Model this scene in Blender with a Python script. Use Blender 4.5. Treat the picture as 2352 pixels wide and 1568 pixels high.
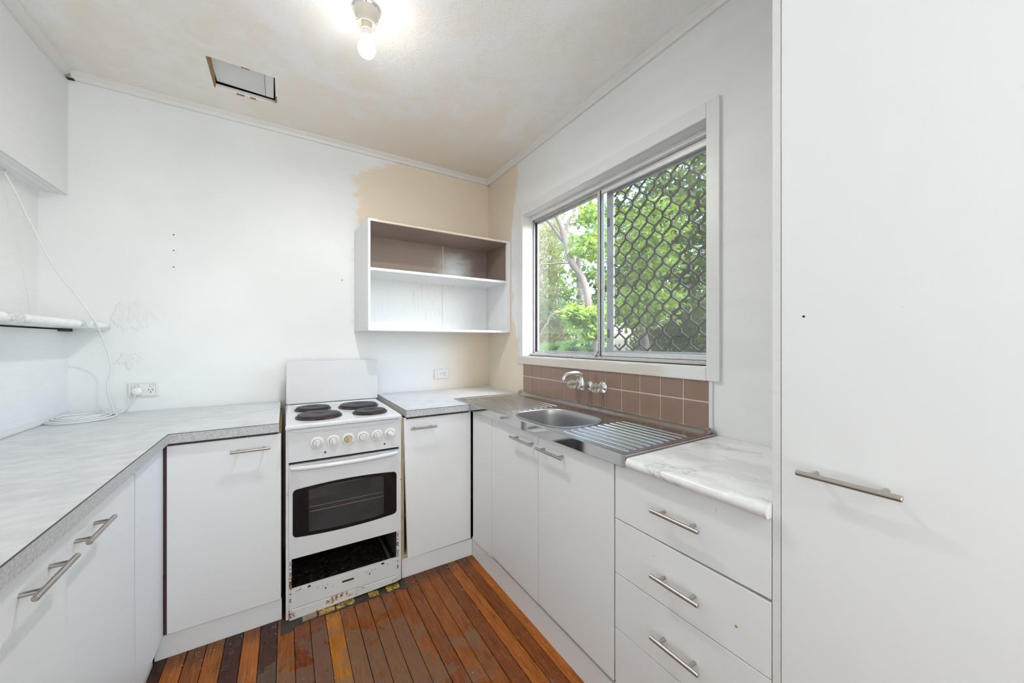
import bpy, bmesh, math, random
import numpy as np
from mathutils import Vector, Matrix
R = math.radians
random.seed(7)
rng = np.random.default_rng(7)
COL = bpy.context.scene.collection
for o in list(bpy.data.objects):
    bpy.data.objects.remove(o)

# ------------------------------------------------------------------ camera, world, sun, large lights, exposure
sc = bpy.context.scene
cam = bpy.data.objects.new('camera', bpy.data.cameras.new('camera'))
COL.objects.link(cam)
cam.location = (-1.4376, -2.6929, 1.267)
cam.rotation_euler = (R(90), 0, R(-31.8))
cam.data.sensor_width = 36.0
cam.data.lens = 36.0 * 840 / 2352
cam.data.shift_y = 1.0 / 2352
cam.data.clip_start = 0.02
sc.camera = cam

world = bpy.data.worlds.new('world'); sc.world = world
world.use_nodes = True
wn = world.node_tree
sky = wn.nodes.new('ShaderNodeTexSky')
sky.sky_type = 'NISHITA'
sky.sun_disc = False
sky.sun_elevation = R(52); sky.sun_rotation = R(160)
sky.air_density = 1.0; sky.dust_density = 2.5; sky.ozone_density = 1.2
wn.links.new(sky.outputs[0], wn.nodes['Background'].inputs[0])
wn.nodes['Background'].inputs[1].default_value = 1.15

def lamp(name, kind, loc, energy, color=(1, 1, 1), **kw):
    d = bpy.data.lights.new(name, kind); d.energy = energy; d.color = color
    for k, v in kw.items(): setattr(d, k, v)
    o = bpy.data.objects.new(name, d); COL.objects.link(o); o.location = loc
    return o
sun = lamp('sun', 'SUN', (0, 8, 12), 9.0, (1.0, 0.94, 0.84), angle=R(0.6))
sun.rotation_euler = Vector((0.30, -0.62, -0.95)).to_track_quat('-Z', 'Y').to_euler()
# added unseen fill light behind the camera, tilted up to brighten the ceiling
fill = lamp('fill_rear_up', 'AREA', (-0.80, -4.90, 0.95), 57, (0.90, 0.96, 1.0), shape='RECTANGLE', size=1.5, size_y=1.9)
fill.rotation_euler = Vector((-.25, 1, 3.0)).to_track_quat('-Z', 'Z').to_euler()
# second added fill behind the camera, facing down to lift worktops and floor
back_fill = lamp('fill_rear_down', 'AREA', (-1.15, -4.3, 2.45), 9, (1.0, 0.99, 0.975), shape='DISK', size=0.5)
sc.view_settings.view_transform = 'Standard'
sc.view_settings.look = 'None'
sc.view_settings.exposure = 0.66
sc.view_settings.gamma = 1.0
sc.view_settings.use_curve_mapping = False
sc.cycles.max_bounces = 14
sc.cycles.diffuse_bounces = 10
sc.cycles.transparent_max_bounces = 16

# ------------------------------------------------------------------ node helpers
class NT:
    def __init__(s, name):
        s.m = bpy.data.materials.new(name); s.m.use_nodes = True
        s.t = s.m.node_tree; s.b = s.t.nodes['Principled BSDF']; s.out = s.t.nodes['Material Output']
        s._p = None
    def n(s, typ, props=None, **ins):
        x = s.t.nodes.new('ShaderNode' + typ)
        for k, v in (props or {}).items(): setattr(x, k, v)
        for k, v in ins.items():
            k = int(k[1:]) if k[0] == '_' and k[1:].isdigit() else k.replace('_', ' ')
            s.set(x.inputs[k], v)
        return x
    def set(s, inp, v):
        if isinstance(v, bpy.types.NodeSocket): s.t.links.new(v, inp)
        elif isinstance(v, bpy.types.Node): s.t.links.new(v.outputs[0], inp)
        else:
            if isinstance(v, (tuple, list)) and len(v) == 3 and inp.type == 'RGBA': v = (*v, 1)
            inp.default_value = v
    def pos(s):
        if not s._p: s._p = s.t.nodes.new('ShaderNodeNewGeometry').outputs['Position']
        return s._p
    def scaled(s, sx, sy, sz, v=None):
        return s.n('VectorMath', {'operation': 'MULTIPLY'}, _0=v or s.pos(), _1=(sx, sy, sz)).outputs[0]
    def noise(s, scale, detail=3, rough=.5, vec=None, dist=0, col=False):
        x = s.n('TexNoise', None, Vector=vec or s.pos(), Scale=scale, Detail=detail, Roughness=rough, Distortion=dist)
        return x.outputs['Color' if col else 0]
    def math(s, op, a, b=0.0, c=None, clamp=False):
        x = s.n('Math', {'operation': op, 'use_clamp': clamp}, _0=a, _1=b)
        if c is not None: s.set(x.inputs[2], c)
        return x.outputs[0]
    def ss(s, v, lo, hi, a=0.0, b=1.0):
        return s.n('MapRange', {'interpolation_type': 'SMOOTHSTEP'}, Value=v, From_Min=lo, From_Max=hi, To_Min=a, To_Max=b).outputs[0]
    def lin(s, v, lo, hi, a=0.0, b=1.0):
        return s.n('MapRange', None, Value=v, From_Min=lo, From_Max=hi, To_Min=a, To_Max=b).outputs[0]
    def mix(s, f, a, b, mode='MIX'):
        x = s.n('Mix', {'data_type': 'RGBA', 'blend_type': mode})
        s.set(x.inputs[0], f); s.set(x.inputs[6], a); s.set(x.inputs[7], b)
        return x.outputs[2]
    def xyz(s, v=None):
        return s.n('SeparateXYZ', None, _0=v or s.pos()).outputs
    def bump(s, h, strength=.2, dist=.002, normal=None):
        x = s.n('Bump', None, Height=h, Strength=strength, Distance=dist)
        if normal: s.set(x.inputs['Normal'], normal)
        return x.outputs[0]
    def fin(s, base=None, rough=None, metal=None, normal=None, **kw):
        if base is not None: s.set(s.b.inputs['Base Color'], base)
        if rough is not None: s.set(s.b.inputs['Roughness'], rough)
        if metal is not None: s.set(s.b.inputs['Metallic'], metal)
        if normal is not None: s.set(s.b.inputs['Normal'], normal)
        for k, v in kw.items(): s.set(s.b.inputs[k.replace('_', ' ')], v)
        return s.m

def simple(name, col, rough=.5, metal=0, var=.03, scale=8, **kw):
    m = NT(name)
    n = m.noise(scale, 4)
    c = m.mix(n, tuple(max(0, x * (1 - var * 2)) for x in col), tuple(min(1, x * (1 + var)) for x in col))
    return m.fin(c, rough, metal, **kw)

M = {}
WH = (0.785, 0.80, 0.80)
def painted(name, col, streak=(1, 1, 8), dark=.93, bump=.12, rough=.5):
    m = NT(name)
    a = m.noise(2.2, 4); b = m.noise(14, 3, vec=m.scaled(*streak))
    f = m.math('ADD', m.math('MULTIPLY', a, .6), m.math('MULTIPLY', b, .4))
    c = m.mix(m.ss(f, .3, .7), tuple(x * dark for x in col), col)
    h = m.noise(70, 3, vec=m.scaled(*streak))
    return m.fin(c, rough, 0, m.bump(h, bump, .002))
M['paint'] = painted('white_paint', WH)
M['trimpaint'] = painted('white_trim_gloss', (0.74, 0.75, 0.745), (8, 1, 8), .94, .15, .35)
M['cornice'] = painted('cornice_paint', (0.74, 0.73, 0.70), (2, 2, 8), .95, .1, .45)

# white over beige, back wall
def back_wall():
    m = NT('back_wall_paint')
    x, y, z = m.xyz()[:3]
    n = m.noise(9, 5, vec=m.scaled(1, 1, 2.6)); n2 = m.noise(3, 3)
    nn = m.math('SUBTRACT', n, .5)
    beige = m.mix(n2, (0.73, 0.63, 0.50), (0.78, 0.69, 0.56))
    white = m.mix(m.ss(m.noise(2.0, 5), .35, .7), (0.755, 0.77, 0.77), (0.80, 0.815, 0.81))
    e1 = m.ss(m.math('ADD', x, m.math('MULTIPLY', nn, .26)), -1.055, -0.985)
    top = m.math('ADD', z, m.math('MULTIPLY', m.math('ADD', x, 0.86), -.55))
    e2 = m.ss(m.math('ADD', top, m.math('MULTIPLY', m.math('SUBTRACT', m.noise(12, 5, vec=m.scaled(.5, 1, 5)), .5), .16)), 2.485, 2.53, 1, 0)
    up = m.math('MULTIPLY', e1, e2)
    low = m.ss(m.math('ADD', x, m.math('MULTIPLY', m.math('SUBTRACT', m.noise(4, 4), .5), .25)), -.62, -.05)
    band = m.ss(z, 1.335, 1.345)
    msk = m.math('ADD', m.math('MULTIPLY', up, band), m.math('MULTIPLY', low, m.math('SUBTRACT', 1, band)))
    c = m.mix(msk, white, beige)
    # rough filler patches
    d1 = m.n('VectorMath', {'operation': 'DISTANCE'}, _0=m.scaled(1, 1, 1.15), _1=(-2.12, 0, 1.615)).outputs['Value']
    d2 = m.n('VectorMath', {'operation': 'DISTANCE'}, _0=m.pos(), _1=(-2.13, 0, 1.17)).outputs['Value']
    jag = m.math('MULTIPLY', m.math('SUBTRACT', m.noise(22, 4), .5), .10)
    p = m.math('MAXIMUM', m.ss(m.math('ADD', d1, jag), .075, .095, 1, 0), m.ss(m.math('ADD', d2, jag), .03, .045, 1, 0))
    rough_h = m.math('MULTIPLY', p, m.noise(60, 6, .65, vec=m.scaled(1, 1, .45)))
    h = m.math('ADD', m.math('MULTIPLY', rough_h, 3.0), m.math('MULTIPLY', m.noise(60, 3), .12))
    return m.fin(c, .5, 0, m.bump(h, .55, .004))
M['wall_back'] = back_wall()

def right_wall():
    m = NT('right_wall_paint')
    x, y, z = m.xyz()[:3]
    n = m.math('SUBTRACT', m.noise(7, 5, vec=m.scaled(1, 3, 1.2)), .5)
    beige = m.mix(m.noise(3, 3), (0.72, 0.63, 0.51), (0.77, 0.69, 0.58))
    white = m.mix(m.ss(m.noise(3, 5, vec=m.scaled(1, .6, 3)), .35, .7), (0.76, 0.775, 0.775), (0.80, 0.815, 0.81))
    r = m.n('ValToRGB', None, Fac=m.lin(z, .9, 2.6))
    els = r.color_ramp.elements
    vals = [(0, .60), (.20, .58), (.235, .44), (.30, .385), (.70, .365), (.83, .41), (.92, .46), (1, .43)]
    els[0].position, els[0].color = vals[0][0], (vals[0][1],) * 3 + (1,)
    els[1].position, els[1].color = vals[-1][0], (vals[-1][1],) * 3 + (1,)
    for pp, vv in vals[1:-1]:
        e = els.new(pp); e.color = (vv,) * 3 + (1,)
    edge = m.math('ADD', m.math('ADD', y, r.outputs[0]), m.math('MULTIPLY', n, .10))
    c = m.mix(m.ss(edge, -.012, .012), white, beige)
    h = m.noise(60, 4, vec=m.scaled(1, .5, 5))
    return m.fin(c, .48, 0, m.bump(h, .15, .002))
M['wall_right'] = right_wall()

def ceil():
    m = NT('stippled_ceiling')
    x, y, z = m.xyz()[:3]
    f = m.noise(2.6, 6, .6, dist=.8); g = m.noise(7, 5, .6, dist=1.2)
    near = m.ss(m.math('ADD', y, m.math('MULTIPLY', x, .25)), -1.7, -.15)
    t = m.math('ADD', m.math('ADD', m.math('MULTIPLY', f, .8), m.math('MULTIPLY', g, .5)), m.math('MULTIPLY', near, .22))
    c = m.mix(m.ss(t, .56, .90), (0.85, 0.85, 0.84), (0.83, 0.775, 0.70))
    v = m.n('TexVoronoi', {'feature': 'F1'}, Vector=m.pos(), Scale=95.0).outputs[0]
    spots = m.ss(v, .05, .16, 1, 0)
    sp2 = m.math('MULTIPLY', spots, m.ss(m.noise(5, 4), .5, .7))
    c = m.mix(m.math('MULTIPLY', sp2, .35), c, (0.42, 0.38, 0.33))
    h = m.math('ADD', m.math('MULTIPLY', m.noise(90, 4, .6), .8), m.math('MULTIPLY', m.noise(25, 3), .8))
    return m.fin(c, .8, 0, m.bump(h, .8, .004))
M['ceiling'] = ceil()

def laminate():
    m = NT('white_laminate_door')
    c = m.mix(m.ss(m.noise(1.6, 4), .35, .7), (0.775, 0.795, 0.80), (0.81, 0.825, 0.825))
    sp = m.ss(m.noise(45, 2), .79, .82)
    c = m.mix(m.math('MULTIPLY', sp, .5), c, (0.4, 0.36, 0.3))
    return m.fin(c, .32, 0, m.bump(m.noise(9, 2), .05, .002))
M['lam'] = laminate()
M['particle'] = simple('raw_particle_board', (0.30, 0.20, 0.10), .8, 0, .25, 60)
M['tanedge'] = simple('yellowed_edge', (0.50, 0.42, 0.27), .6, 0, .2, 20)
M['maroon'] = simple('dark_maroon_edge', (0.05, 0.02, 0.022), .6)
M['black'] = simple('black_gap', (0.012, 0.011, 0.010), .7)
M['grime'] = simple('grime_and_dark_gap', (0.05, 0.038, 0.028), .65, 0, .5, 40)  # greasy grime, also the colour of strips that darken gaps

def worktop():
    m = NT('grey_streaked_laminate')
    s = m.noise(26, 6, .6, vec=m.scaled(.55, 1.2, 1)); b = m.noise(6, 5)
    f = m.math('ADD', m.math('MULTIPLY', s, .7), m.math('MULTIPLY', b, .3))
    c = m.mix(m.ss(f, .36, .64), (0.53, 0.55, 0.56), (0.65, 0.665, 0.67))
    return m.fin(c, .38, 0, m.bump(m.noise(200, 2), .04, .001))
M['worktop'] = worktop()
def edge():
    m = NT('speckled_worktop_edge')
    a = m.noise(150, 5, .7)
    c = m.mix(m.ss(a, .35, .7), (0.40, 0.405, 0.41), (0.60, 0.60, 0.59))
    return m.fin(c, .4)
M['edge'] = edge()
M['edgeline'] = simple('dark_edge_line', (0.06, 0.055, 0.05), .5)

def marble():
    m = NT('white_marble_laminate')
    w = m.noise(2.3, 5, .6, col=True)
    v = m.n('VectorMath', {'operation': 'MULTIPLY_ADD'}, _0=w, _1=(.55, .55, .3), _2=m.scaled(2.2, .9, 1)).outputs[0]
    n = m.noise(2.6, 8, .6, vec=v)
    d = m.math('ABSOLUTE', m.math('SUBTRACT', n, .5))
    vein = m.math('MULTIPLY', m.ss(d, 0, .022, 1, 0), m.ss(m.noise(4.5, 3), .42, .62))
    soft = m.ss(d, 0, .10, .22, 0)
    c = m.mix(m.math('MAXIMUM', m.math('MULTIPLY', vein, .75), soft), (0.85, 0.855, 0.85), (0.30, 0.30, 0.31))
    return m.fin(c, .18)
M['marble'] = marble()

def steel():
    m = NT('brushed_stainless')
    s = m.noise(30, 2, vec=m.scaled(30, .4, 30)); t = m.noise(3, 2)
    return m.fin(m.mix(s, (0.56, 0.56, 0.555), (0.63, 0.63, 0.62)), m.lin(t, .3, .7, .22, .28), 1.0)
M['steel'] = steel()
M['steelbowl'] = simple('satin_bowl_steel', (0.50, 0.50, 0.50), .36, 1)
M['steelpol'] = simple('polished_stainless', (0.66, 0.66, 0.655), .07, 1, .02, 6)
M['chrome'] = simple('chrome', (0.82, 0.83, 0.84), .06, 1, .01)
M['nickel'] = simple('brushed_nickel_handle', (0.50, 0.47, 0.44), .30, 1, .06, 60)
M['alu'] = simple('weathered_aluminium', (0.52, 0.535, 0.545), .42, .75, .14, 30)
M['aluwhite'] = simple('pale_aluminium', (0.72, 0.74, 0.745), .35, .35, .06, 30)
M['brass'] = simple('brass_screw', (0.55, 0.40, 0.12), .3, 1)
M['rubber'] = simple('dark_seal', (0.02, 0.02, 0.022), .6)

def tile():
    m = NT('glazed_brown_tile')
    c = m.mix(m.noise(9, 4), (0.255, 0.165, 0.125), (0.305, 0.20, 0.155))
    c = m.mix(m.ss(m.noise(70, 2), .77, .79), c, (0.75, .72, .68))
    return m.fin(c, .17, 0, m.bump(m.noise(12, 2), .05, .003))
M['tile'] = tile()
M['grout'] = simple('cream_grout', (0.84, 0.80, 0.74), .8, 0, .05, 40)

def enamel(name, rust, col=(0.70, 0.71, 0.715), thr=.64):
    m = NT(name)
    c = m.mix(m.noise(3, 3), tuple(k * .96 for k in col), col)
    if rust:
        a = m.noise(38, 6, .7); b = m.noise(7, 3)
        f = m.math('ADD', m.math('MULTIPLY', a, .6), m.math('MULTIPLY', b, .4))
        r = m.ss(f, thr - .035, thr)
        rc = m.mix(m.ss(f, thr, thr + .05), (0.50, 0.24, 0.09), (0.055, 0.025, 0.015))
        c = m.mix(r, c, rc)
        return m.fin(c, m.lin(r, 0, 1, .22, .8), 0, m.bump(r, .4, .002))
    return m.fin(c, .16)
M['enamel'] = enamel('white_enamel', False)
M['splash'] = simple('matt_white_enamel', (0.62, 0.62, 0.615), .38)
M['rusty'] = enamel('rusting_white_enamel', True, thr=.56)
M['rustless'] = enamel('chipped_white_enamel', True, thr=.625)
M['iron'] = simple('cast_iron_hotplate', (0.045, 0.043, 0.045), .5, .2, .5, 70)
def ironrust():
    m = NT('burnt_rim_iron')
    c = m.mix(m.ss(m.noise(26, 5), .48, .68), (0.018, 0.017, 0.018), (0.13, 0.055, 0.035))
    return m.fin(c, .42, .3)
M['ironrim'] = ironrust()
M['knob'] = simple('ivory_knob', (0.74, 0.74, 0.71), .3)
M['knobyellow'] = simple('heat_yellowed_knob', (0.62, 0.47, 0.26), .35, 0, .25, 40)
M['red'] = simple('red_indicator', (0.16, 0.012, 0.012), .2)
M['blackglass'] = simple('black_oven_glass', (0.006, 0.006, 0.007), .06)
M['greysteel'] = simple('dark_grey_sheet', (0.10, 0.105, 0.11), .5)
M['cavity'] = simple('sooty_oven_lining', (0.10, 0.09, 0.095), .6, 0, .35, 12)
M['copper'] = simple('rusted_rack_wire', (0.75, 0.48, 0.36), .35, .6, .25, 30)
M['wire'] = simple('shiny_rack_wire', (0.85, 0.85, 0.85), .25, .5)
def debris():
    m = NT('burnt_debris_tray')
    a = m.noise(45, 8, .75)
    c = m.mix(m.ss(a, .5, .72), (0.008, 0.006, 0.004), (0.17, 0.11, 0.055))
    c = m.mix(m.ss(m.noise(80, 3), .7, .74), c, (0.55, .45, .32))
    return m.fin(c, .45, 0, m.bump(a, .9, .01))
M['debris'] = debris()

def glass(name, tint=(1, 1, 1), refl=1.0, dirt=0.0):
    m = NT(name)
    m.t.nodes.remove(m.b)
    bf = m.t.nodes.new('ShaderNodeNewGeometry').outputs['Backfacing']
    fr = m.n('Fresnel', None, IOR=m.lin(bf, 0, 1, 1.5, 1 / 1.5)).outputs[0]
    tr = m.n('BsdfTransparent', None, Color=tint); gl = m.n('BsdfGlossy', None, Color=(1, 1, 1), Roughness=0.01)
    mx = m.n('MixShader', None, _0=m.math('MULTIPLY', fr, refl)); m.set(mx.inputs[1], tr); m.set(mx.inputs[2], gl)
    o = mx
    if dirt:
        df = m.n('BsdfDiffuse', None, Color=(.75, .77, .8)); o = m.n('MixShader', None, _0=m.math('MULTIPLY', m.noise(5, 5), dirt * 2))
        m.set(o.inputs[1], mx); m.set(o.inputs[2], df)
    m.t.links.new(o.outputs[0], m.out.inputs[0])
    return m.m
M['glass'] = glass('window_glass', (.97, .985, .98), 1.0, .035)
M['ovenglass'] = glass('smoked_oven_glass', (.50, .48, .50), 1.0, .05)
def flyscreen():
    m = NT('fly_screen_mesh'); m.t.nodes.remove(m.b)
    tr = m.n('BsdfTransparent'); df = m.n('BsdfDiffuse', None, Color=(.045, .045, .045))
    mx = m.n('MixShader', None, _0=.34); m.set(mx.inputs[1], tr); m.set(mx.inputs[2], df)
    m.t.links.new(mx.outputs[0], m.out.inputs[0]); return m.m
M['fly'] = flyscreen()
def acrylic():
    m = NT('clear_acrylic')
    return m.fin((0.93, 0.93, 0.91), .05, 0, Transmission_Weight=.85, IOR=1.45)
M['acrylic'] = acrylic()
M['meshbrown'] = simple('dark_bronze_grille', (0.045, 0.036, 0.028), .45, .3)
M['plastic'] = simple('white_plastic', (0.76, 0.765, 0.76), .3)
M['cord'] = simple('pale_grey_cord', (0.72, 0.745, 0.75), .4)
M['creamcup'] = simple('cream_bakelite', (0.60, 0.56, 0.48), .3)
def bulb():
    m = NT('glowing_bulb')
    return m.fin((1, 1, 1), .4, 0, Emission_Color=(1.0, 0.97, 0.92, 1), Emission_Strength=29.0)
M['bulb'] = bulb()
M['beige_rail'] = simple('cream_rail_paint', (0.68, 0.58, 0.47), .4, 0, .06)
def taupe(smudge):
    m = NT('taupe_paint' + ('_smudged' if smudge else ''))
    x, y, z = m.xyz()[:3]
    c = m.mix(m.noise(5, 4), (0.27, 0.205, 0.172), (0.33, 0.255, 0.218))
    if smudge:
        n = m.math('MULTIPLY', m.math('SUBTRACT', m.noise(9, 6, vec=m.scaled(1, 1, 2.5)), .5), .16)
        a = m.math('MULTIPLY', m.ss(m.math('ADD', x, n), -.50, -.34), m.ss(m.math('ADD', x, n), -.30, -.12, 1, 0))
        a = m.math('MULTIPLY', a, m.ss(m.math('ADD', z, n), 1.86, 1.99, 1, 0))
        c = m.mix(m.math('MULTIPLY', a, .75), c, (0.62, 0.64, 0.64))
    return m.fin(c, .28)
M['taupe'] = taupe(False); M['taupesm'] = taupe(True)
def brushed_white():
    m = NT('thin_white_brushwork')
    s = m.noise(24, 4, .6, vec=m.scaled(3, 3, .25)); 
    c = m.mix(m.ss(s, .52, .85), (0.77, 0.78, 0.78), (0.60, 0.59, 0.58))
    return m.fin(c, .45, 0, m.bump(s, .25, .002))
M['thinwhite'] = brushed_white()
def trim_sill():
    m = NT('cream_sill_paint')
    x, y, z = m.xyz()[:3]
    n = m.math('MULTIPLY', m.math('SUBTRACT', m.noise(10, 5, vec=m.scaled(1, .6, 3)), .5), .25)
    w = m.math('MAXIMUM', m.ss(m.math('ADD', y, n), -1.72, -1.62, 1, 0), m.ss(m.math('ADD', z, m.math('MULTIPLY', n, .1)), 1.158, 1.166))
    c = m.mix(w, m.mix(m.noise(4), (0.62, 0.575, 0.50), (0.67, 0.625, 0.56)), (0.74, 0.75, 0.745))
    return m.fin(c, .35, 0, m.bump(m.noise(50, 3), .1, .002))
M['sill'] = trim_sill()
M['flaky'] = enamel('flaking_sill_paint', True, (0.72, 0.71, 0.67), .60)
def bead():
    m = NT('perforated_corner_bead')
    x, y, z = m.xyz()[:3]
    base = m.mix(m.noise(30, 3, vec=m.scaled(6, .3, 1)), (0.72, 0.73, 0.73), (0.80, 0.81, 0.81))
    def row(x0, w, pitch, duty):
        a = m.math('LESS_THAN', m.math('ABSOLUTE', m.math('SUBTRACT', x, x0)), w)
        b = m.math('LESS_THAN', m.math('FRACT', m.math('MULTIPLY', y, 1 / pitch)), duty)
        return m.math('MULTIPLY', a, b)
    k = row(-2.3535, .0012, .010, .42)
    for x0 in (-2.3575, -2.361, -2.374, -2.379, -2.384, -2.412, -2.418): k = m.math('MAXIMUM', k, m.math('MULTIPLY', row(x0, .0005, .008, .55), .6))
    c = m.mix(k, base, (0.06, 0.055, 0.05))
    return m.fin(c, .6)
M['bead'] = bead()

def wood():
    m = NT('worn_varnished_board')
    x, y, z = m.xyz()[:3]
    oi = m.n('ObjectInfo')
    g = m.noise(11, 7, .65, vec=m.scaled(9, .8, 9), dist=.6)
    g2 = m.noise(30, 5, .6, vec=m.scaled(6, .25, 6))
    gr = m.n('ValToRGB', None, Fac=m.math('ADD', m.math('MULTIPLY', g, .65), m.math('MULTIPLY', g2, .35)))
    gr.color_ramp.elements[0].position = .30; gr.color_ramp.elements[0].color = (.36, .28, .24, 1)
    gr.color_ramp.elements[1].position = .68; gr.color_ramp.elements[1].color = (1.45, 1.38, 1.2, 1)
    c = m.mix(1.0, m.mix(.22, oi.outputs['Color'], (0.02, .008, .004)), gr.outputs[0], 'MULTIPLY')
    # varnish worn through around the middle of the walkway
    dx = m.math('DIVIDE', m.math('ADD', x, 1.27), .46); dy = m.math('DIVIDE', m.math('ADD', y, 1.62), .66)
    d = m.math('SQRT', m.math('ADD', m.math('MULTIPLY', dx, dx), m.math('MULTIPLY', dy, dy)))
    w = m.math('SUBTRACT', 1.42, d)
    w = m.math('ADD', w, m.math('MULTIPLY', m.math('SUBTRACT', m.noise(9, 8, .65), .5), 2.6))
    w = m.math('ADD', w, m.math('MULTIPLY', m.math('SUBTRACT', m.noise(55, 5, .7, vec=m.scaled(3, .5, 1)), .5), .9))
    w = m.math('ADD', w, m.math('MULTIPLY', oi.outputs['Alpha'], -.4))
    worn = m.ss(w, .14, .32)
    wc = m.mix(m.noise(30, 5, vec=m.scaled(4, .6, 1)), (0.050, 0.038, 0.028), (0.21, 0.155, 0.105))
    wc = m.mix(.28, wc, oi.outputs['Color'])
    c = m.mix(m.math('MULTIPLY', worn, .82), c, wc)
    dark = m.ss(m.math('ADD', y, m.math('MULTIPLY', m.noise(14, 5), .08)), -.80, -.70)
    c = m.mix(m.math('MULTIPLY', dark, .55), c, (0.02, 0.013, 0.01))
    scr = m.ss(m.noise(60, 3, .5, vec=m.scaled(1, 2.5, 1), dist=2.0), .70, .73)
    sp = m.ss(m.noise(150, 2), .76, .79)
    c = m.mix(m.math('MULTIPLY', m.math('MAXIMUM', scr, sp), .5), c, (0.45, 0.38, 0.30))
    rr = m.math('ADD', m.lin(worn, 0, 1, .22, .60), m.math('MULTIPLY', m.noise(20, 3), .08))
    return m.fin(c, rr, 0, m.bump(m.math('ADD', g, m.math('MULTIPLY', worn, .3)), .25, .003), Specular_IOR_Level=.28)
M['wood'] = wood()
M['subfloor'] = simple('dirty_joint', (0.075, 0.058, 0.042), .9, 0, .4, 40)
def goldlino():
    m = NT('gold_patterned_lino')
    a = m.noise(55, 6, .7, dist=1.5)
    c = m.mix(m.ss(a, .42, .62), (0.08, 0.045, 0.008), (0.62, 0.42, 0.10))
    return m.fin(c, .35, 0, m.bump(a, .3, .002))
M['gold'] = goldlino()
M['buff'] = simple('buff_underlay', (0.30, 0.22, 0.13), .8, 0, .3, 50)
M['brownboard'] = simple('brown_fibreboard_edge', (0.36, 0.23, 0.10), .8, 0, .2, 60)
M['vent_in'] = painted('vent_panel_paint', (0.70, 0.71, 0.70), (1, 1, 1), .94, .2)

# outdoors
def leafmat(name, a, b, rough=.45, trans=.35):
    m = NT(name)
    at = m.n('Attribute', {'attribute_name': 'tone'}).outputs['Fac']
    c = m.mix(at, a, b)
    df = m.n('BsdfPrincipled', None, Base_Color=c, Roughness=rough)
    tl = m.n('BsdfTranslucent', None, Color=m.mix(.4, c, (0.45, 0.55, 0.08)))
    mx = m.n('MixShader', None, _0=trans); m.set(mx.inputs[1], df); m.set(mx.inputs[2], tl)
    m.t.nodes.remove(m.b); m.t.links.new(mx.outputs[0], m.out.inputs[0])
    return m.m
M['leafbright'] = leafmat('bright_leaf', (0.12, 0.24, 0.035), (0.33, 0.50, 0.10), .4, .45)
M['leafmid'] = leafmat('mid_green_leaf', (0.025, 0.07, 0.018), (0.14, 0.25, 0.06))
M['leafdark'] = leafmat('dark_green_leaf', (0.018, 0.045, 0.015), (0.13, 0.18, 0.06))
M['leafdry'] = leafmat('dry_mixed_leaf', (0.10, 0.10, 0.055), (0.42, 0.37, 0.20))
M['palm'] = leafmat('palm_leaf', (0.07, 0.17, 0.08), (0.22, 0.36, 0.20), .35)
def bark():
    m = NT('grey_bark')
    a = m.noise(16, 6, .65, vec=m.scaled(1, 1, .4))
    return m.fin(m.mix(a, (0.07, 0.055, 0.045), (0.30, 0.255, 0.22)), .85, 0, m.bump(a, .6, .02))
M['bark'] = bark()
M['soil'] = simple('leaf_litter_ground', (0.11, 0.085, 0.05), .95, 0, .4, 3)

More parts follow.
